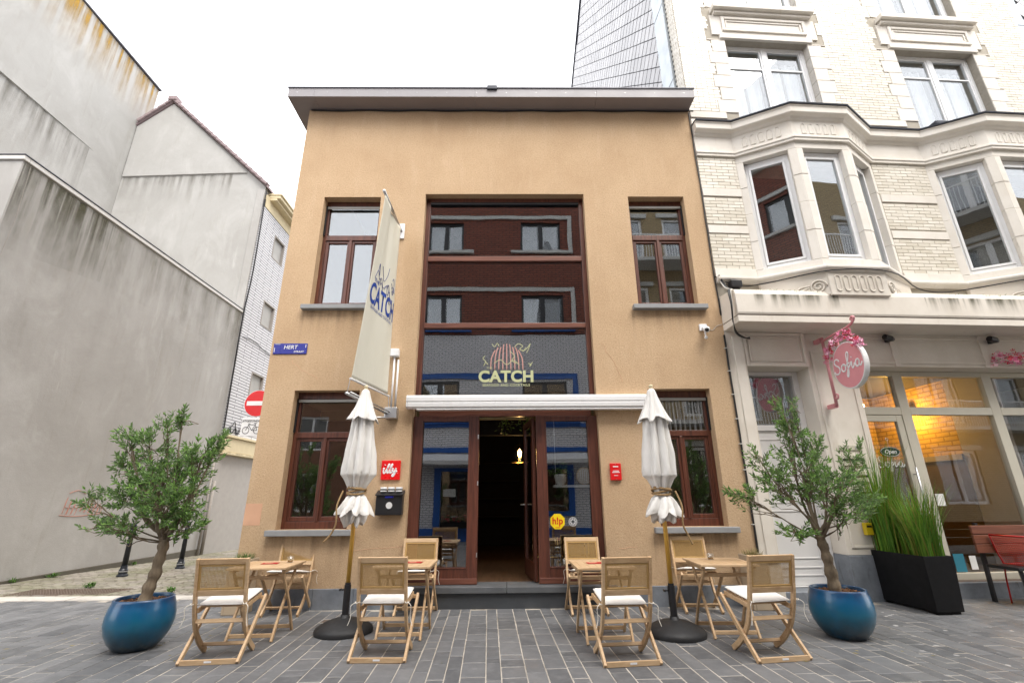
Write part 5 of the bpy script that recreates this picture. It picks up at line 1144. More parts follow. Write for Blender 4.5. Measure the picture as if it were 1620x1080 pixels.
def make_table():
    t = thing('folding_table', 'table', 'table', group='small square folding tables on the terrace'); H = .685; K = dict(local=True, bevel=.004)
    MB().box(-.30, .30, -.30, -.245, H-.022, H).box(-.30, .30, .245, .30, H-.022, H).box(-.30, -.245, -.2445, .2445, H-.022, H).box(.245, .30, -.2445, .2445, H-.022, H).build('top_frame', 'acacia', t, **K)
    for k in range(6):
        x = -.243+k*.081; MB().box(x+.0015, x+.0795, -.2435, .2435, H-.020, H-.001).build('top_slat', 'acacia', t, local=True, bevel=.003, seg=1)
    for s in (-1, 1):
        MB().strip(smooth_pts([(s*.25, .235, .0), (s*.25, .05, .30), (s*.25, -.16, .55), (s*.25, -.23, .66)], 3), .022, .036, (1, 0, 0)).build('leg', 'acacia', t, **K)
        MB().strip(smooth_pts([(s*.222, -.235, .0), (s*.222, -.05, .30), (s*.222, .16, .55), (s*.222, .23, .66)], 3), .022, .036, (1, 0, 0)).build('leg', 'acacia', t, **K)
        MB().box(s*.27-.012, s*.27+.012, -.24, .24, H-.055, H-.0225).build('runner', 'acacia', t, **K)
    MB().bar((-.239, .205, .045), (.239, .205, .045), .018, .036).build('stretcher', 'acacia', t, **K); MB().bar((-.211, -.20, .052), (.211, -.20, .052), .018, .036).build('stretcher', 'acacia', t, **K)
    MB().bar((-.239, -.175, .575), (.239, -.175, .575), .018, .036).build('stretcher', 'acacia', t, **K)
    return t
def place_tables():
    spec = [((-2.60, -1.22, 0), 3, 'leftmost square folding table on the terrace'), ((-1.10, -1.22, 0), 0, 'square folding table just left of the cafe doorway'), ((.99, -1.42, 0), 1, 'square folding table just right of the cafe doorway'), ((2.30, -1.28, 0), -2, 'rightmost square folding table on the terrace')]
    p = make_table(); tabs = []
    for k, (loc, rot, lab) in enumerate(spec):
        if k == 0: p.location = loc; p.rotation_euler = (0, 0, radians(rot)); p['label'] = lab
        else: dup(p, loc, radians(rot), lab)
    H = .686
    def glass(x, y, lab):
        g = thing('tea_light_glass', lab, 'candle holder', (x, y, H), group='tea light glasses on the tables')
        MB().lathe([(.0, .004), (.030, .004), (.034, .06), (.038, .062), (.033, .0), (0, .0)], 20, (0, 0, 0)).build('glass', 'clear_glass', g, local=True, smooth=True); MB().lathe([(0, .006), (.026, .006), (.027, .022), (0, .022)], 16).build('candle', 'amber_glass', g, local=True)
    glass(-2.42, -1.10, 'small tea light glass on the leftmost table'); glass(2.26, -1.16, 'small tea light glass on the rightmost table')
    def card(x, y, rz, lab):
        c_ = thing('menu_card', lab, 'menu', (x, y, H+.001), radians(rz), group='menu cards on the tables')
        MB().box(-.085, .085, -.055, .055, 0, .003).build('card', 'menu_red', c_, local=True); MB().box(-.06, .02, -.01, .03, .003, .0042).build('print', 'peach_patch', c_, local=True)
    card(-2.60, -1.18, 8, 'flat red menu card on the leftmost table'); card(-1.02, -1.2, -5, 'flat red menu card on the table left of the doorway'); card(.93, -1.38, 4, 'flat red menu card on the table right of the doorway')
place_tables()

def make_parasol(x, y, ztop, zbot, lab, seed, zr, rtop=.20):
    rng = random.Random(seed); t = thing('parasol', lab, 'parasol', (x, y, 0), rng.uniform(0, 1), group='closed parasols on the terrace')
    NF = 8; ph = [rng.uniform(-.25, .25) for _ in range(NF)]; am = [rng.uniform(.7, 1.2) for _ in range(NF)]
    def foldf(a, sharp, twist=0.0, k=1.0):
        b = (a+twist+.10*sin(a*2+seed)) % (2*pi); i = int(b/(2*pi)*NF) % NF; f = b/(2*pi)*NF-int(b/(2*pi)*NF)
        return 1-sharp*.8*am[i]*k*(1-abs(sin((f+ph[i]*.3)*pi))**1.25)
    def skin(prof, n=96):
        vs = []; fs = []
        for i, (r, z, sh, tw, jag) in enumerate(prof):
            for k in range(n):
                a = 2*pi*k/n; f = foldf(a, sh, tw); rr = r*f*(1+.05*sin(a*2+z*3.1+seed)+.03*sin(a*5-z*7+seed*2)+.012*sin(a*13+z*19)); zz = z+jag*(1-f)*r*3.0+jag*.10*sin(a*5+seed); vs.append((rr*cos(a), rr*sin(a), zz))
        for i in range(len(prof)-1):
            for k in range(n): fs.append((i*n+k, i*n+(k+1) % n, (i+1)*n+(k+1) % n, (i+1)*n+k))
        return MB().add(vs, fs)
    H = ztop
    # main cloth: from under the cap down to the rope, then the flared skirt
    pr = [(.035, H-.06, .2, 0, 0)]
    zs = [(.10, H-.22, .35), (.135, H-.40, .42), (.155, H-.58, .46), (.182, H-.76, .46), (.196, H-.95, .44), (.194, (H-.95+zr)/2+.06, .42), (.155, zr+.14, .40), (.105, zr+.05, .35), (.080, zr, .30), (.085, zr-.035, .32), (.118, zr-.06, .34), (.150, zr-.11, .38), (.182, zr-.17, .42)]
    for k, (r, z, s) in enumerate(zs): pr.append((r, z, s, .04*k+.05*max(0, k-8), 0))
    zb = zbot
    pr += [(.208, zr-.225, .46, .80, .10), (.220, zr-.262, .50, .82, .20)]
    # refine
    P2 = []
    for a, b in zip(pr[:-1], pr[1:]):
        for q in range(4): f = q/4; P2.append(tuple(a[i]*(1-f)+b[i]*f for i in range(5)))
    P2.append(pr[-1]); cl = skin(P2).build('canopy', 'canvas', t, local=True, smooth=True); so_ = cl.modifiers.new('thickness', 'SOLIDIFY'); so_.thickness = .004
    inn = [(.09, zr-.04, .3, .4, 0), (.125, zr-.12, .5, .7, 0), (.150, zr-.22, .55, .9, .04), (.140, zr-.31, .60, 1.1, .10), (.115, zb+.03, .62, 1.25, .22)]; I2 = []
    for a, b in zip(inn[:-1], inn[1:]):
        for q in range(4): f = q/4; I2.append(tuple(a[i]*(1-f)+b[i]*f for i in range(5)))
    I2.append(inn[-1]); iv = skin(I2).build('inner_folds', 'canvas', t, local=True, smooth=True); so_ = iv.modifiers.new('thickness', 'SOLIDIFY'); so_.thickness = .004
    cap = [(.028, H, .1, 0, 0), (.045, H-.015, .12, 0, 0), (.07, H-.10, .22, .05, 0), (.115, H-.22, .30, .08, 0), (rtop*.82, H-.33, .36, .1, .08), (rtop, H-.40, .42, .12, .22)]
    C2 = []
    for a, b in zip(cap[:-1], cap[1:]):
        for q in range(3): f = q/3; C2.append(tuple(a[i]*(1-f)+b[i]*f for i in range(5)))
    C2.append(cap[-1]); vc = skin(C2).build('vent_cap', 'canvas', t, local=True, smooth=True); so_ = vc.modifiers.new('thickness', 'SOLIDIFY'); so_.thickness = .004
    MB().lathe([(.0, -.03), (.03, -.028), (.034, -.01), (.022, .005), (.018, .015), (.026, .03), (.022, .05), (0, .06)], 16, (0, 0, H+.0)).build('finial', 'cream_ledge', t, local=True, smooth=True)
    rp = MB()
    for k in range(4): rp.tube([((.098+.008*sin(a*2+k))*cos(a), (.098+.008*sin(a*2+k))*sin(a), zr-.012+k*.018+.018*sin(a+k*1.7)) for a in [2*pi*q/28 for q in range(29)]], .011, 6)
    s = 1 if x > 0 else -1
    ax = rng.uniform(-.3, .3); q0 = Vector((.13*s, -.10, zr-.03)); rp.tube(smooth_pts([q0+Vector((0, .02, .04)), q0+Vector((.03*s, -.05, -.12)), q0+Vector((.02*s, -.05, -.30)), q0+Vector((.07*s, -.04, -.42)), q0+Vector((.05*s+(-.09 if s < 0 else .05), -.05, -.50))], 5), .010, 6)
    ro = rp.build('rope', 'rope', t, local=True, smooth=True)
    MB().tube([(0, 0, .40), (0, 0, H-.05)], .024, 14).build('pole', 'pole_wood', t, local=True, smooth=True)
    MB().tube([(0, 0, .08), (0, 0, .46)], .036, 16).tube([(0, 0, .46), (0, 0, .48)], .030, 16).build('sleeve', 'black_metal', t, local=True, smooth=False)
    MB().tube([(-.036, 0, .41), (-.075, 0, .41)], .010, 8).tube([(-.075, -.02, .41), (-.075, .02, .41)], .012, 8).build('clamp_screw', 'black_metal', t, local=True)
    MB().lathe([(.30, .0), (.305, .03), (.29, .055), (.26, .075), (.20, .105), (.12, .13), (.06, .14), (.045, .145), (.044, .17), (0, .17)], 40, caps=False).build('base', 'black_rubber', t, local=True, smooth=True)
    t.rotation_euler = (0, 0, 0); return t
make_parasol(-1.755, -1.10, 2.64, 1.03, 'closed white parasol with rope tie at the left of the doorway', 3, 1.43)
make_parasol(1.735, -1.33, 2.58, 1.06, 'closed white parasol with rope tie at the right of the doorway', 9, 1.40)

# ------------------------------------------------------------ olive trees in glazed pots
def make_pot(x, y, lab, lean):
    t = thing('plant_pot', lab, 'pot', (x, y, 0), lean, group='round blue glazed pots')
    prof = [(.0, .0), (.165, 0), (.178, .012), (.228, .07), (.270, .15), (.289, .23), (.287, .30), (.272, .375), (.256, .42), (.254, .44), (.244, .445), (.236, .435), (.240, .39), (.242, .37)]
    MB().lathe(prof, 56).build('bowl', 'pot_glaze', t, local=True, smooth=True)
    rng = random.Random(int(abs(x)*100)); MB().lathe([(.0, .385), (.15, .388), (.240, .38)], 32).build('soil', 'interior_dark', t, local=True)
    ch = MB()
    for i in range(420):
        a = rng.uniform(0, 2*pi); r = .230*sqrt(rng.random()); m = Matrix.Translation((r*cos(a), r*sin(a), .392+rng.uniform(0, .018))) @ Matrix.Rotation(rng.uniform(0, 6), 4, 'Z') @ Matrix.Rotation(rng.uniform(-.6, .6), 4, 'X') @ Matrix.Rotation(rng.uniform(-.5, .5), 4, 'Y'); ch.obox(m, rng.uniform(.008, .025), rng.uniform(.005, .012), .003)
    tag(ch.build('bark_mulch', 'bark_chips', t, local=True), kind='stuff'); return t
make_pot(-3.60, -1.60, 'round blue glazed pot on the left, in front of the side street', 0); make_pot(3.42, -1.46, 'round blue glazed pot on the right, in front of the cream building', 1.2)

def make_olive(name_loc, lab, seed, trunk, fork, lobes, nleaf=12):
    rng = random.Random(seed); x, y = name_loc; t = thing('olive_tree', lab, 'tree', (x, y, .37), group='olive trees in blue pots')
    tp = smooth_pts(trunk, 6); n = len(tp); tm = MB(); rings = []
    tm.tube(tp, [trunk_r*(1+.12*sin(i*1.3+seed)) for i, trunk_r in enumerate([.058-.014*k/(n-1) for k in range(n)])], 12)
    F = Vector(fork); tw = MB(); lf = MB(); wood_t = MB()
    def leaf(p, d, l, w):
        d = d.normalized(); s = d.cross(Vector((rng.uniform(-1, 1), rng.uniform(-1, 1), rng.uniform(-.3, 1)))); s = s.normalized() if s.length > 1e-4 else d.orthogonal().normalized(); n_ = s.cross(d)*(.10*l)
        lf.add([p, p+d*l*.45-s*w+n_, p+d*l, p+d*l*.45+s*w+n_, p+d*l*.5], [(0, 1, 4), (1, 2, 4), (2, 3, 4), (3, 0, 4)])
    def twig(p0, p1, nl, thick):
        pts = smooth_pts([p0, (p0+p1)/2+Vector((rng.uniform(-1, 1), rng.uniform(-1, 1), rng.uniform(-.5, 1)))*.03, p1], 3); tw.tube(pts, [thick, thick*.9, thick*.8, thick*.7, thick*.6, thick*.45, .0012][:len(pts)], 4)
        d = (p1-p0).normalized(); sd = d.orthogonal().normalized()
        for k in range(nl):
            f = .25+.75*k/max(1, nl-1); p = p0.lerp(p1, f); an = k*2.4+rng.uniform(-.4, .4); o_ = (Matrix.Rotation(an, 3, d) @ sd)
            for s_ in (1, -1):
                if rng.random() < .1: continue
                dr = o_*s_*rng.uniform(.6, 1.0)+d*rng.uniform(.5, 1.2)+Vector((0, 0, rng.uniform(-.25, .35))); leaf(p, dr, rng.uniform(.032, .074), rng.uniform(.0065, .0125))
        leaf(p1, d, .06, .010)
    for (cx, cy, cz, rx, ry, rz, cnt, dr) in lobes:
        C = Vector((cx, cy, cz)); mid = F.lerp(C, .55)+Vector((rng.uniform(-.05, .05), rng.uniform(-.05, .05), -.05)); st = F+Vector((rng.uniform(-.03, .03), rng.uniform(-.03, .03), rng.uniform(-.03, .08)))
        br = smooth_pts([st, mid, C], 5); r0 = .030 if cnt > 30 else (.018 if cnt > 18 else .009); tm.tube(br, [r0*(1-.75*i/(len(br)-1)) for i in range(len(br))], 7)
        for k in range(int(cnt*1.15)):
            while True:
                v = Vector((rng.uniform(-1, 1), rng.uniform(-1, 1), rng.uniform(-1, 1)))
                if v.length < 1: break
            v = v.normalized()*(v.length**.55); p1 = C+Vector((v.x*rx, v.y*ry, v.z*rz)); bi = br[min(len(br)-1, int(len(br)*rng.uniform(.45, 1)))]; dirv = (p1-bi)
            p0 = p1-(dirv.normalized()*.6+Vector((v.x, v.y, abs(v.z)*.6+.35)).normalized()*.4).normalized()*rng.uniform(.13, .21)
            tw.tube([bi, bi.lerp(p0, .5)+Vector((0, 0, .015)), p0], [.005, .004, .003], 4, False); twig(p0, p1, rng.randint(max(4, nleaf-5), nleaf-1), .0025)
    from mathutils import noise as nz
    tm.v = [tuple(Vector(p)+nz.noise_vector(Vector(p)*16+Vector((seed, 0, 0)))*.011+nz.noise_vector(Vector(p)*45)*.004) for p in tm.v]
    tm.build('trunk', 'olive_bark', t, local=True, smooth=True); cr = lf.build('crown', 'olive_leaf', t, local=True); tag(tw.build('twigs', 'olive_bark', cr, local=True), kind='stuff'); return t
# lobes are given relative to the tree foot: centre, radii, number of twigs
make_olive((-3.60, -1.60), 'leafy olive tree standing in the left blue pot', 31, [(0, 0, 0), (.02, 0, .15), (.045, .01, .30), (.055, .02, .46), (.065, .02, .60)], (.065, .02, .57),
    [(-.05, 0, 1.12, .42, .38, .30, 62, 0), (.30, -.05, 1.05, .24, .28, .26, 34, 0), (-.42, .05, 1.05, .30, .28, .22, 34, 0), (-.30, 0, 1.52, .22, .22, .24, 26, 0), (.26, .05, 1.45, .24, .24, .22, 28, 0), (.0, .1, 1.38, .24, .26, .20, 24, 0),
     (-.50, -.05, 1.66, .16, .14, .14, 9, 0), (-.20, .05, 1.78, .12, .12, .14, 9, 0), (-.02, 0, 1.90, .09, .08, .14, 7, 0), (.45, 0, 1.60, .12, .12, .16, 10, 0), (-.80, 0, 1.02, .14, .12, .12, 8, 0), (-.72, .05, .78, .18, .16, .10, 10, 0), (-.30, -.1, .74, .26, .22, .12, 18, 0), (.30, -.1, .74, .22, .2, .14, 16, 0), (.10, -.2, .95, .28, .2, .22, 26, 0), (-.55, .02, 1.36, .14, .14, .14, 9, 0)])
make_olive((3.40, -1.46), 'airy olive tree standing in the right blue pot', 47, [(.0, 0, 0), (-.005, 0, .15), (-.02, 0, .32), (-.035, 0, .47), (-.05, 0, .58)], (-.05, 0, .56),
    [(-.12, 0, 1.22, .36, .34, .30, 52, 0), (.22, -.05, 1.05, .32, .28, .24, 34, 0), (-.42, 0, 1.12, .26, .24, .24, 28, 0), (-.16, .05, 1.60, .20, .2, .26, 24, 0), (-.20, 0, 1.92, .12, .12, .18, 10, 0), (-.06, 0, 2.0, .05, .05, .16, 5, 0), (.10, .05, 1.50, .20, .18, .2, 16, 0), (.46, 0, 1.30, .12, .12, .26, 12, 0), (.62, 0, 1.50, .06, .06, .18, 5, 0),
     (.55, 0, .92, .24, .2, .12, 16, 0), (-.82, 0, 1.00, .22, .14, .10, 14, 0), (-.60, 0, 1.42, .14, .14, .16, 9, 0), (-.38, -.08, .66, .26, .18, .10, 14, 0), (.18, -.15, .80, .28, .2, .12, 16, 0), (.0, -.2, 1.1, .28, .2, .2, 22, 0)], 11)

# ------------------------------------------------------------ grass planters
def blades(mb, rng, cx, cy, rx, ry, z0, n, hmin, hmax, lean, w):
    for i in range(n):
        bx, by = cx+rng.uniform(-rx, rx), cy+rng.uniform(-ry, ry); h = rng.uniform(hmin, hmax); a = atan2(by-cy, bx-cx)+rng.uniform(-1.2, 1.2); ln = lean*rng.uniform(.2, 1)*h; d = Vector((cos(a), sin(a), 0)); s = Vector((-d.y, d.x, 0))*w*rng.uniform(.7, 1.2); pts = []
        for k in range(6):
            f = k/5; pts.append(Vector((bx, by, z0))+d*ln*f**2.1+Vector((0, 0, h*(f-.28*lean*f**3))))
        vs = []
        for k, p in enumerate(pts): q = 1-(k/5)**1.6; vs += [p-s*q, p+s*q]
        mb.add(vs[:-1], [(2*k, 2*k+1, 2*k+3, 2*k+2) for k in range(4)]+[(8, 9, 10)])
def build_planters():
    rng = random.Random(17)
    t = thing('grass_planter', 'tall black trough planter with long green grass before the shop', 'planter', RP(1.83, .28, 0), RA)
    # local axes of the right building: x along wall, y inwards; trough stands square to the wall
    def ring(z, g): return [(-.185-g, -.46-g, z), (.185+g, -.46-g, z), (.185+g, .46+g, z), (-.185-g, .46+g, z)]
    v = ring(.03, -.012)+ring(.64, .012)+ring(.64, -.012)+ring(.56, -.012); MB().add(v, [(3, 2, 1, 0)]+[(a+k, a+(k+1) % 4, a+4+(k+1) % 4, a+4+k) for a in (0, 4, 8) for k in range(4)]+[(12, 13, 14, 15)]).build('trough', 'black_planter', t, local=True, bevel=.004)
    [MB().box(-.15, .15, a, a+.12, 0, .03).build('foot', 'black_planter', t, local=True) for a in (-.42, .30)]
    g = MB(); blades(g, rng, -.02, .22, .12, .20, .56, 620, .80, 1.80, .32, .0065); blades(g, rng, .04, -.25, .11, .18, .56, 480, .50, 1.15, .42, .0065); tag(g.build('grass_blades', 'grass_blade', t, local=True), kind='stuff')
    for x, y, lab, mat in ((-3.40, -.17, 'small sandy block planter with green grass tuft at the left cafe corner', 'weed_leaf'), (3.20, -.19, 'small sandy block planter with dry grass tuft behind the rightmost chair', 'dry_grass')):
        p = thing('block_planter', lab, 'planter', (x, y, 0), group='block planters against the cafe wall'); f = MB()
        frame(f, -.135, .135, -.12, .12, .0, .63, .03); f.v = [(a, c_, b) for a, b, c_ in f.v]; f.build('box', 'plant_box', p, local=True, bevel=.008)
        MB().box(-.104, .104, -.089, .089, .02, .60).build('soil', 'interior_dark', p, local=True); g = MB(); blades(g, rng, 0, 0, .10, .08, .59, 150, .08, .17, .9, .0028); blades(g, rng, 0, 0, .10, .08, .59, 60, .06, .13, 1.2, .003); tag(g.build('grass_tuft', mat, p, local=True), kind='stuff')
        if mat == 'weed_leaf': g = MB(); blades(g, rng, .02, -.03, .10, .08, .585, 90, .05, .11, 1.3, .003); tag(g.build('dry_leaves', 'dry_grass', p, local=True), kind='stuff')
build_planters()

# ------------------------------------------------------------ things at the shop on the right
SOFIA = [[(.30, .30), (.22, .40), (.08, .40), (.02, .28), (.10, .17), (.22, .08), (.26, -.06), (.16, -.18), (.0, -.17), (-.06, -.06)],
         [(.52, .12), (.40, .08), (.36, -.05), (.42, -.15), (.54, -.14), (.60, -.02), (.56, .10), (.50, .10), (.66, .02)],
         [(.66, .02), (.78, .20), (.88, .44), (.84, .54), (.76, .44), (.74, .10), (.72, -.22), (.66, -.40), (.60, -.36), (.70, -.14), (.84, -.02), (.92, .06)],
         [(.92, .06), (.97, .12), (.95, -.05), (.98, -.14), (1.06, -.08), (1.12, .04)], [(1.36, .12), (1.24, .12), (1.16, .0), (1.20, -.13), (1.32, -.10), (1.38, .10), (1.36, -.08), (1.42, -.14), (1.52, -.02)], [(.72, .08), (.86, .10)]]
SDOT = [[(1.0, .28), (1.02, .30)]]
def build_shop_things():
    rng = random.Random(33)
    # hanging oval sign on a scrolled bracket, square to the wall
    X = 4.86; s = thing('oval_sign', 'pink oval hanging sign with white script on a scrolled bracket', 'sign', (X, -.1, 3.1)); yc, zc = -.50, 3.10
    def oval(ry, rz, x0, x1, n=48): return MB().add([(x, yc+ry*cos(2*pi*k/n), zc+rz*sin(2*pi*k/n)) for x in (x0, x1) for k in range(n)], [tuple(range(n)), tuple(range(2*n-1, n-1, -1))]+[(k, (k+1) % n, n+(k+1) % n, n+k) for k in range(n)])
    ov = oval(.315, .335, X-.035, X+.035).build('sign_body', 'white_enamel', s, bevel=.006); oval(.297, .317, X-.0385, X+.0385).build('sign_face', 'pink_paint', ov)
    mx = Matrix.Translation((X-.041, yc, zc)) @ Matrix.Rotation(-pi/2, 4, 'Z') @ Matrix.Rotation(pi/2, 4, 'X') @ Matrix.Rotation(radians(0), 4, 'Z') @ Matrix.Translation((-.26, -.015, 0))
    stroke_part('lettering', SOFIA, .0125, 'white_print', ov, mx, .355, flat=.25); stroke_part('lettering', SDOT, .014, 'white_print', ov, mx, .355, flat=.25)
    b = MB().tube([(X, -.045, 2.60), (X, -.045, 3.66)], .022, 8).tube(smooth_pts([(X, -.05, 3.60), (X, -.30, 3.62), (X, -.60, 3.63), (X, -.72, 3.66), (X, -.77, 3.71), (X, -.74, 3.74), (X, -.71, 3.71), (X, -.735, 3.69)], 5), .017, 8)
    b.tube(smooth_pts([(X, -.05, 2.72), (X, -.10, 2.70), (X, -.12, 2.75), (X, -.08, 2.77)], 5), .013, 8).tube(smooth_pts([(X, -.05, 3.15), (X, -.10, 3.40), (X, -.25, 3.55), (X, -.45, 3.62)], 5), .013, 8); b.build('bracket', 'pink_bracket', s, smooth=True)
    [MB().box(X-.012, X+.012, yc+a, yc+a+.02, 3.38, 3.61).build('hanger', 'pink_bracket', s) for a in (-.15, .13)]
    [MB().box(X-.03, X+.03, -.035, .125, z, z+.06).build('wall_plate', 'pink_bracket', s) for z in (2.58, 3.60)]
    def blossom(name, lab, pts, n, spread, grp):
        f = thing(name, lab, 'flowers', pts[0], group=grp); P = smooth_pts(pts, 6); MB().tube(P, .007, 6).build('stem', 'bench_wood', f)
        col = {'petal_pink': MB(), 'petal_red': MB(), 'petal_pale': MB()}
        for i in range(n):
            q = P[rng.randrange(len(P))]+Vector((rng.uniform(-1, 1), rng.uniform(-1, 1), rng.uniform(-1, 1)))*spread; m = col[rng.choices(list(col), (5, 3, 2))[0]]; ax = Vector((rng.uniform(-1, .2), rng.uniform(-1, .3), rng.uniform(-.5, 1))).normalized(); u = ax.orthogonal().normalized(); v = ax.cross(u); r = rng.uniform(.024, .042)
            for k in range(5):
                a = 2*pi*k/5; d = u*cos(a)+v*sin(a); e = u*cos(a+1.2)+v*sin(a+1.2); g = u*cos(a-1.2)+v*sin(a-1.2); m.add([q, q+d*r*.6+g*r*.28+ax*r*.3, q+d*r+ax*r*.5, q+d*r*.6+e*r*.28+ax*r*.3], [(0, 1, 2, 3)])
        for k, m in col.items():
            if m.v: tag(m.build('petals', k, f), kind='stuff')
    blossom('flower_garland', 'pink and red blossom garland draped over the pink oval sign', [(X-.05, -.16, 3.28), (X-.05, -.25, 3.45), (X-.05, -.42, 3.52), (X-.05, -.60, 3.52), (X-.05, -.74, 3.44), (X-.05, -.80, 3.30)], 110, .055, 'blossom garlands at the shop')
    blossom('flower_garland', 'pink and red blossom branch along the right shop header', [RP(4.35, .06, 3.36), RP(4.55, .10, 3.40), RP(4.9, .10, 3.36), RP(5.4, .1, 3.40), RP(5.9, .1, 3.36)], 170, .10, 'blossom garlands at the shop')
    # black spot lamps under the canopy
    for u, lab in ((2.66, 'black spot lamp under the canopy, above the shop door'), (4.42, 'black spot lamp under the canopy, above the shop window')):
        l = thing('spot_lamp', lab, 'lamp', RP(u, 0, 3.68), RA, group='spot lamps under the canopy')
        MB().box(-.03, .03, -.05, .03, -.03, .03).build('mount', 'black_metal', l, local=True, bevel=.005); MB().tube([(-.13, -.10, .02), (-.02, -.085, .0), (.03, -.07, -.01)], [.045, .047, .03], 14).build('head', 'black_metal', l, local=True, smooth=False)
    fl = thing('flood_lamp', 'black flood lamp on the canopy corner beside the cafe', 'lamp', RP(.22, .05, 4.52), RA)
    MB().box(-.08, .10, -.14, -.02, -.05, .07).build('housing', 'black_metal', fl, local=True, bevel=.012); MB().box(-.03, .07, -.10, .0, -.12, -.05).build('bracket', 'black_metal', fl, local=True, bevel=.005)
    cb = thing('cable_bundle', 'bundle of black cables looping round the canopy end beside the cafe', 'cable', RP(0, .3, 4))
    for k in range(4):
        o = k*.014; MB().tube(smooth_pts([RP(.02, .04+o, 4.72), RP(.06+o, .10, 4.50), RP(.12, .22, 4.40), RP(-.02-o, .40, 4.30), RP(-.045-o, .42+o, 4.05), RP(-.04, .36, 3.80), RP(.05+o, .20, 3.70), RP(.25, .06+o, 3.66), RP(.38, .03, 3.70-o)], 5), .009, 6).build('cable', 'cable_black' if k else 'cable_white', cb, smooth=True)
    MB().tube(smooth_pts([RP(-.03, .03, 4.72), RP(.3, .05, 4.55), RP(.72, .10, 4.57), RP(1.5, .60, 4.58), RP(2.44, .60, 4.575), RP(3.3, .12, 4.55), RP(3.7, .08, 4.50), RP(4.2, .10, 4.55), RP(5.1, .60, 4.58), RP(6.0, .60, 4.58)], 5), .010, 5).build('facade_cable', 'cable_black', cb)
    # door lettering and stickers of the shop
    t = thing('door_sign', 'dark oval open sign hanging inside the shop door glass', 'sign', RP(2.50, -.31, 1.98), RA)
    n = 36; MB().add([(.16*cos(2*pi*k/n), y, .075*sin(2*pi*k/n)) for y in (-.012, 0) for k in range(n)], [tuple(range(n)), tuple(range(2*n-1, n-1, -1))]+[(k, (k+1) % n, n+(k+1) % n, n+k) for k in range(n)]).build('plate', 'olive_green_sign', t, local=True)
    MB().tube([(.152*cos(2*pi*k/n), -.013, .068*sin(2*pi*k/n)) for k in range(n+1)], .003, 4).build('rim', 'decal_white', t, local=True); text_part('lettering', 'Open', .085, 'white_print', t, facing(0, -.014, 0), world=False, depth=.001, shear=.3, offset=.001)
    MB().tube([(0, -.005, .075), (0, -.005, .17)], .003, 4).tube([(.02*cos(a), -.005, .19+.02*sin(a)) for a in [k*pi/6 for k in range(13)]], .004, 4).build('hook', 'steel', t, local=True)
    d = thing('door_decal', 'pale green script lettering on the shop door glass', 'decal', RP(2.50, -.335, 1.80), RA)
    stroke_part('lettering', SOFIA, .0085, 'decal_white', d, Matrix.Translation((-.19, 0, 0)) @ Matrix.Rotation(pi/2, 4, 'X'), .27, world=False, flat=.1); stroke_part('lettering', SDOT, .010, 'decal_white', d, Matrix.Translation((-.19, 0, 0)) @ Matrix.Rotation(pi/2, 4, 'X'), .27, world=False, flat=.1)
    for u, z, w_, h_, m, lab in ((3.13, 1.28, .13, .17, 'paper', 'small white notice stuck low on the shop window near the door'), (3.16, .42, .16, .24, 'teal_print', 'blue poster leaning inside the shop window'), (3.37, .42, .10, .18, 'paper', 'small white poster inside the shop window beside the blue one')):
        q = thing('window_notice', lab, 'notice', RP(u, -.33, z), RA, group='notices in the shop window'); MB().box(-w_/2, w_/2, -.004, 0, -h_/2, h_/2).build('sheet', m, q, local=True); MB().lathe([(0, 0), (w_*.25, 0), (w_*.25, .002), (0, .002)], 14).build('print', 'menu_red' if u < 3.2 and m == 'paper' else 'banner_line', q, local=True).rotation_euler = (pi/2, 0, 0)
    y = thing('ash_box', 'small yellow ash box on the pillar between the doors', 'ash box', RP(1.62, -.03, .83), RA); MB().box(-.05, .05, -.06, .01, 0, .16).build('box', 'yellow_bin', y, local=True, bevel=.008); MB().box(-.035, .035, -.063, -.058, .10, .125).build('slot', 'black_metal', y, local=True)
    # lamp bulbs in the shop
    bl = thing('shop_bulb', 'bare lit bulb hanging inside the shop', 'lamp', RP(3.6, -1.9, 3.0), RA); MB().lathe([(0, -.06), (.03, -.05), (.042, -.01), (.03, .03), (.015, .06)], 14).build('bulb', 'shop_bulb', bl, local=True, smooth=True); MB().tube([(0, 0, .06), (0, 0, .4)], .006, 5).build('cable', 'cable_black', bl, local=True)
    def pl(u, w, z, e, col=(1, .66, .25)):
        l = bpy.data.lights.new('shop_light', 'POINT'); l.energy = e; l.color = col; l.shadow_soft_size = .05; o = bpy.data.objects.new('shop_light', l); COL.objects.link(o); o.parent = bl; inv = wmat(bl).inverted(); o.location = inv @ Vector(RP(u, w, z))
    pl(3.6, -1.9, 2.9, 5); w1 = thing('wall_lamp', 'warm lamp washing the shop inner brick wall', 'lamp', RP(4.80, -2.2, 2.95), RA); MB().lathe([(.03, -.05), (.06, -.04), (.05, .06), (.02, .08)], 16).build('lamp_shade', 'brushed_brass', w1, local=True, smooth=True); MB().lathe([(0, -.07), (.028, -.06), (.028, -.03)], 12).build('bulb', 'shop_bulb', w1, local=True)
    l = bpy.data.lights.new('wall_light', 'POINT'); l.energy = 26; l.color = (1, .52, .09); l.shadow_soft_size = .06; o = bpy.data.objects.new('wall_light', l); COL.objects.link(o); o.parent = w1; o.location = (-.22, 0, -.12)
    # bench and red wire chair
    bn = thing('bench', 'dark wooden slatted bench with black frame in front of the shop window', 'bench', RP(3.95, .15, 0), RA)
    for k in range(3): MB().box(-.98, 1.2, -.02, .012, .60+k*.118, .71+k*.118).build('back_slat', 'bench_wood', bn, local=True, bevel=.005)
    MB().box(-.92, 1.2, -.42, -.02, .43, .47).build('seat', 'black_metal', bn, local=True, bevel=.008)
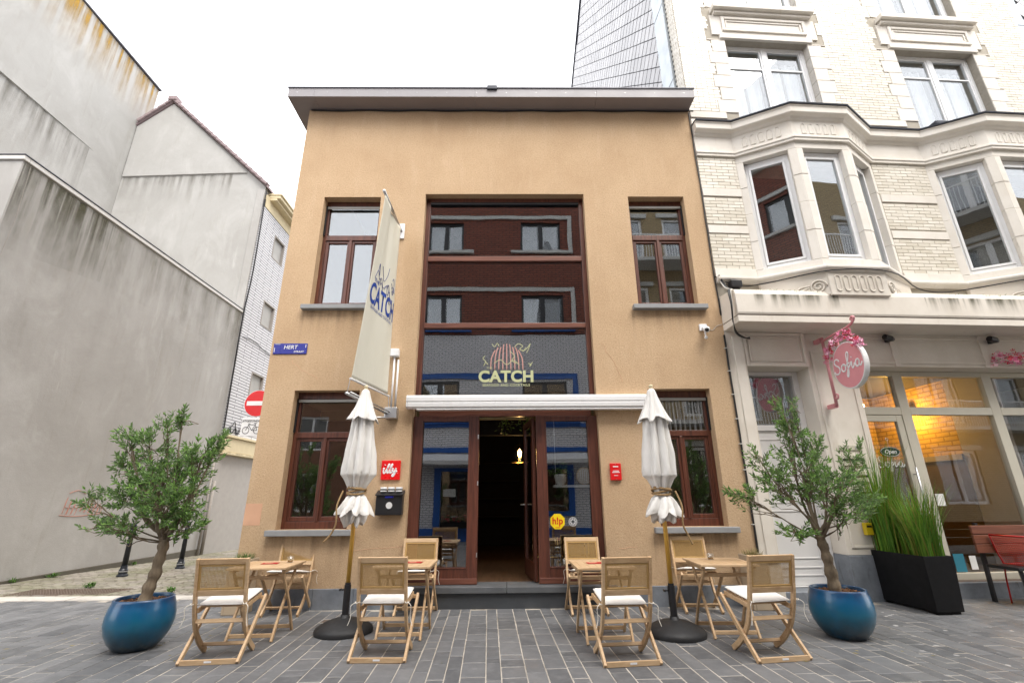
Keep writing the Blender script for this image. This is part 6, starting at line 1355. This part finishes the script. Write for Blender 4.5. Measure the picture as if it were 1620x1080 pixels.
    for x in (-.86, 1.1):
        MB().bar((x, -.38, .43), (x+.03, -.40, .0), .04, .04).build('leg', 'black_metal', bn, local=True); MB().bar((x, .03, .98), (x, .06, .0), .04, .04).build('leg', 'black_metal', bn, local=True)
    MB().bar((-.86, -.40, .03), (1.1, -.40, .03), .03, .03).build('stretcher', 'black_metal', bn, local=True)
    rc = thing('wire_chair', 'red metal wire chair at the right edge of the terrace', 'chair', (6.90, -.18, 0), radians(-80)); r = .008
    for sx in (-1, 1):
        MB().tube(smooth_pts([(sx*.22, .20, .0), (sx*.22, .19, .30), (sx*.215, .17, .44), (sx*.20, .10, .46)], 4), .010, 8).build('leg', 'red_wire', rc, local=True, smooth=True)
        MB().tube(smooth_pts([(sx*.22, -.26, .0), (sx*.22, -.23, .30), (sx*.22, -.20, .46), (sx*.23, -.24, .62), (sx*.22, -.30, .83)], 4), .010, 8).build('leg', 'red_wire', rc, local=True, smooth=True)
    sw = MB(); bw = MB()
    for k in range(19): x = -.20+.40*k/18; sw.tube(smooth_pts([(x, .19, .465), (x, .0, .452), (x, -.20, .462)], 3), .0032, 5); bw.tube(smooth_pts([(x, -.20, .465), (x*1.03, -.235, .62), (x*1.0, -.295, .825)], 3), .0032, 5)
    for k in range(16): y_ = -.19+.37*k/15; sw.tube([(-.205, y_, .457), (.205, y_, .457)], .0028, 4)
    for k in range(14): f = k/13; bw.tube([(-.22, -.205-.09*f, .48+.34*f), (.22, -.205-.09*f, .48+.34*f)], .0028, 4)
    sw.tube([(-.21, .20, .465), (.21, .20, .465), (.21, -.20, .465), (-.21, -.20, .465), (-.21, .20, .465)], .010, 8); bw.tube([(-.22, -.30, .83), (.22, -.30, .83)], .010, 8)
    sw.build('seat_mesh', 'red_wire', rc, local=True, smooth=True); bw.build('back_mesh', 'red_wire', rc, local=True, smooth=True); MB().lathe([(0, 0), (.014, 0), (.014, .02), (0, .02)], 10, (.22, -.26, 0)).build('foot_cap', 'steel', rc, local=True)
build_shop_things()

# ------------------------------------------------------------ next house on the right, and the far side of the street (seen mirrored in the panes)
def build_others():
    nb = thing('slate_house', 'slate clad neighbouring house at the far right edge', 'building', RP(7.6, -.05, 0), RA)
    MB().box(.02, 6, .05, 9, 0, 15).build('wall', 'slate_backing', nb, local=True); MB().box(-.045, .22, -.01, .049, 7.8, 15).build('zinc_strip', 'zinc', nb, local=True); MB().box(.02, 6, .02, .049, 0, 7.8).build('lower_wall', 'cream_paint', nb, local=True)
    sl = MB().add([(0, 0, .225), (.225, 0, 0), (0, 0, -.225), (-.225, 0, 0), (0, .008, .225), (.225, .008, 0), (0, .008, -.225), (-.225, .008, 0)], [(0, 1, 2, 3), (0, 4, 5, 1), (1, 5, 6, 2), (2, 6, 7, 3), (3, 7, 4, 0)]).mesh('slate', 'fibre_slate')
    for i in range(7):
        for k in range(22):
            x = .38+(i+(k % 2)*.5)*.464; z = 8.2+k*.232
            if x < 3: link('slate', sl, nb, (x, .036, z))
    for z in (9.4, 10.9): MB().box(-.05, .225, -.014, -.008, z, z+.012).build('zinc_joint', 'roof_edge_metal', nb, local=True)
    # opposite side: red brick over white brick, blue trim
    Y = -9.6
    op = thing('red_brick_building', 'red and white brick building across the street, mirrored in the cafe windows', 'building', (-.7, Y-4, 0))
    xs = [(-6.75, -5.3), (-3.15, -1.72), (.58, 2.20)]; X0, X1 = -5.0, 3.05; hol = []
    for a, b in xs[1:]: hol += [(a, b, 10.78, 12.08), (a, b, 7.45, 8.84), (a, b, 3.98, 5.39)]
    hol_low = [h for h in hol if h[2] < 7]; hol_up = [h for h in hol if h[2] > 7]; dr = [(-2.28, -.6, .45, 2.25), (.4, 2.1, .9, 2.3)]
    def wall(name, x0, x1, z0, z1, hl, mat, par, yy):
        m = MB(); wall_grid(m, x0, x1, z0, z1, 0, .3, hl); m.v = [(x, yy-y, z) for x, y, z in m.v]; return m.build(name, mat, par)
    wall('upper_wall', X0, X1, 7.2, 13.6, hol_up, 'red_brick', op, Y); wall('lower_wall', X0, X1, 0, 7.19, hol_low+dr, 'white_brick', op, Y)
    MB().box(X0, X1, Y-9, Y-.35, 13.3, 13.6).box(X0, X0+.3, Y-9, Y-.31, 0, 13.3).box(X1-.3, X1, Y-9, Y-.31, 0, 13.3).box(X0, X1, Y-9.2, Y-9, 0, 13.6).build('rear_shell', 'red_brick', op); MB().box(X0-.1, X1+.1, Y-.3, Y+.15, 13.6, 13.75).build('roof_edge', 'trim_stone', op)
    def fbox(a, b, c_, d, t0, t1, nm, mat, par): return MB().box(a, b, Y+t0, Y+t1, c_, d).build(nm, mat, par)
    for k, (a, b, c_, d) in enumerate(hol):
        up_ = c_ > 7; f = frame(MB(), a, b, c_, d, Y-.16, Y-.08, .08); f.box((a+b)/2-.09, (a+b)/2+.09, Y-.161, Y-.079, c_+.08, d-.08); w = f.build('window', 'dark_frame', op)
        for p0, p1 in ((a+.08, (a+b)/2-.09), ((a+b)/2+.09, b-.08)):
            pane('pane', p0-.01, p1+.01, c_+.07, d-.07, Y-.13, w)
            if k % 3 != 2: MB().box(p0+.02, p1-.04, Y-.30, Y-.27, c_+.05, d-.05).build('curtain', 'curtain', w)
        fbox(a-.4, b+.4, c_-.14, c_-.02, -.05, .12, 'sill', 'trim_stone' if c_ > 10 else 'blue_trim', w); MB().box(a-.1, b+.1, Y-1.2, Y-.34, c_-.1, d+.1).build('dark_room', 'interior_dark', w)
    for z in (12.22, 9.0): fbox(X0, 2.66, z, z+.16, 0, .06, 'stone_band', 'trim_stone', op)
    for z0, z1 in ((10.64, 12.22), (7.55, 9.0)): fbox(2.5, 2.66, z0, z1, 0, .06, 'stone_band', 'trim_stone', op)
    for z0, z1 in ((5.48, 5.68), (3.72, 3.86), (2.86, 3.03)): fbox(X0, X1 if z0 < 5 else 2.62, z0, z1, 0, .05, 'blue_band', 'blue_trim', op)
    fbox(2.42, 2.62, 3.9, 5.478, 0, .05, 'blue_band', 'blue_trim', op); fbox(X0, X1, 0, .4, 0, .05, 'blue_band', 'blue_trim', op)
    aw = MB().prism([(Y, 2.82), (Y+.8, 2.55), (Y+.8, 2.42), (Y+.78, 2.42), (Y+.78, 2.53), (Y, 2.80)], X0+.2, X1-.2, 'x').build('awning', 'awning_cloth', op)
    for a, b, c_, d in dr:
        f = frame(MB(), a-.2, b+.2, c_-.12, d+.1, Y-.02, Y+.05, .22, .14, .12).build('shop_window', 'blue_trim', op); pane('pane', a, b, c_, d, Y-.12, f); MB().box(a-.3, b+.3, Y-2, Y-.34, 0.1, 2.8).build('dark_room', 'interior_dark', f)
        MB().box(a+.1, a+.5, Y-.118, Y-.112, c_+.95, c_+1.2).build('notice', 'paper', f)
    # flower box
    fb = thing('flower_box', 'window box of red flowers across the street, mirrored in the door glass', 'flowers', (-1.5, Y+.15, .5)); MB().box(-2.2, -.7, Y+.06, Y+.26, .42, .60).build('trough', 'black_planter', fb); rng = random.Random(12); g = MB(); rd = MB()
    for i in range(260):
        q = Vector((rng.uniform(-2.2, -.7), Y+rng.uniform(.02, .3), .60+rng.uniform(0, .22))); m = rd if rng.random() < .4 else g; d = Vector((rng.uniform(-1, 1), rng.uniform(-1, 1), rng.uniform(-.3, 1))).normalized()*.045; s_ = d.orthogonal().normalized()*.02; m.add([q, q+d*.5-s_, q+d, q+d*.5+s_], [(0, 1, 2, 3)])
    g.build('leaves', 'weed_leaf', fb); tag(rd.build('petals', 'petal_red', fb), kind='stuff')
    # balcony building, right of it
    bb = thing('balcony_building', 'pale brick apartment building with white balcony railings across the street', 'building', (8, Y-4, 0)); X2, X3 = 3.08, 27.5; hl = []
    for k in range(4):
        for x in (3.7, 6.4, 9.2, 12, 15, 18, 21, 24): hl.append((x, x+1.9, 1.0+k*3.1, 3.0+k*3.1))
    wall('wall', X2, X3, 0, 14.2, hl, 'buff_brick', bb, Y-.02); MB().box(X2, X3, Y-9, Y-.34, 13.9, 14.2).box(X3-.3, X3, Y-9, Y-.34, 0, 13.9).box(X2, X3, Y-9.2, Y-9, 0, 14.2).build('rear_shell', 'buff_brick', bb)
    for a, b, c_, d in hl:
        f = frame(MB(), a, b, c_, d, Y-.2, Y-.1, .1); f.box((a+b)/2-.08, (a+b)/2+.08, Y-.201, Y-.099, c_+.1, d-.1); w = f.build('window', 'white_plastic', bb); pane('pane', a+.09, (a+b)/2-.07, c_+.09, d-.09, Y-.16, w); pane('pane', (a+b)/2+.07, b-.09, c_+.09, d-.09, Y-.16, w); MB().box(a-.1, b+.1, Y-1.3, Y-.35, c_-.1, d+.1).build('dark_room', 'interior_wall', w); fbox(a-.2, b+.2, d+.02, d+.2, -.05, .06, 'lintel', 'trim_stone', w)
    for k in range(1, 4):
        z = .75+k*3.1; bal = MB().box(X2+.3, X3-.4, Y, Y+.9, z-.14, z).build('balcony', 'trim_stone', bb); rl = MB().box(X2+.3, X3-.4, Y+.86, Y+.9, z+.95, z+1.0)
        for i in range(int((X3-X2-.7)/.11)): x = X2+.3+i*.11; rl.box(x, x+.018, Y+.87, Y+.89, z, z+.95)
        rl.build('railing', 'white_plastic', bal)
    # low brown brick house on the left across the street
    lb = thing('brown_brick_house', 'low brown brick house across the street, mirrored in the left window', 'building', (-12, Y-8, 0)); YL = Y-2.5; hl = [(-8.6, -7.3, 3.2, 4.6), (-11, -9.6, 3.2, 4.6), (-8.6, -7.3, .9, 2.3), (-11, -9.6, .9, 2.3), (-14, -12.6, 3.2, 4.6)]
    wall('wall', -16, -6.3, 0, 5.6, hl, 'brown_brick', lb, YL); MB().prism([(YL+.3, 5.55), (YL-7, 5.55), (YL-3.5, 8.0)], -16, -6.2, 'x').build('roof', 'ridge_tile', lb); MB().box(-16, -6.3, YL-7, YL-6.8, 0, 5.5).box(-6.6, -6.3, YL-6.8, YL-.31, 0, 5.5).build('rear_shell', 'brown_brick', lb)
    for a, b, c_, d in hl:
        f = frame(MB(), a, b, c_, d, YL-.2, YL-.1, .09); f.box((a+b)/2-.05, (a+b)/2+.05, YL-.201, YL-.099, c_+.09, d-.09); w = f.build('window', 'white_plastic', lb); pane('pane', a+.08, b-.08, c_+.08, d-.08, YL-.17, w); MB().box(a-.1, b+.1, YL-1.2, YL-.34, c_-.1, d+.1).build('dark_room', 'interior_dark', w)
build_others()
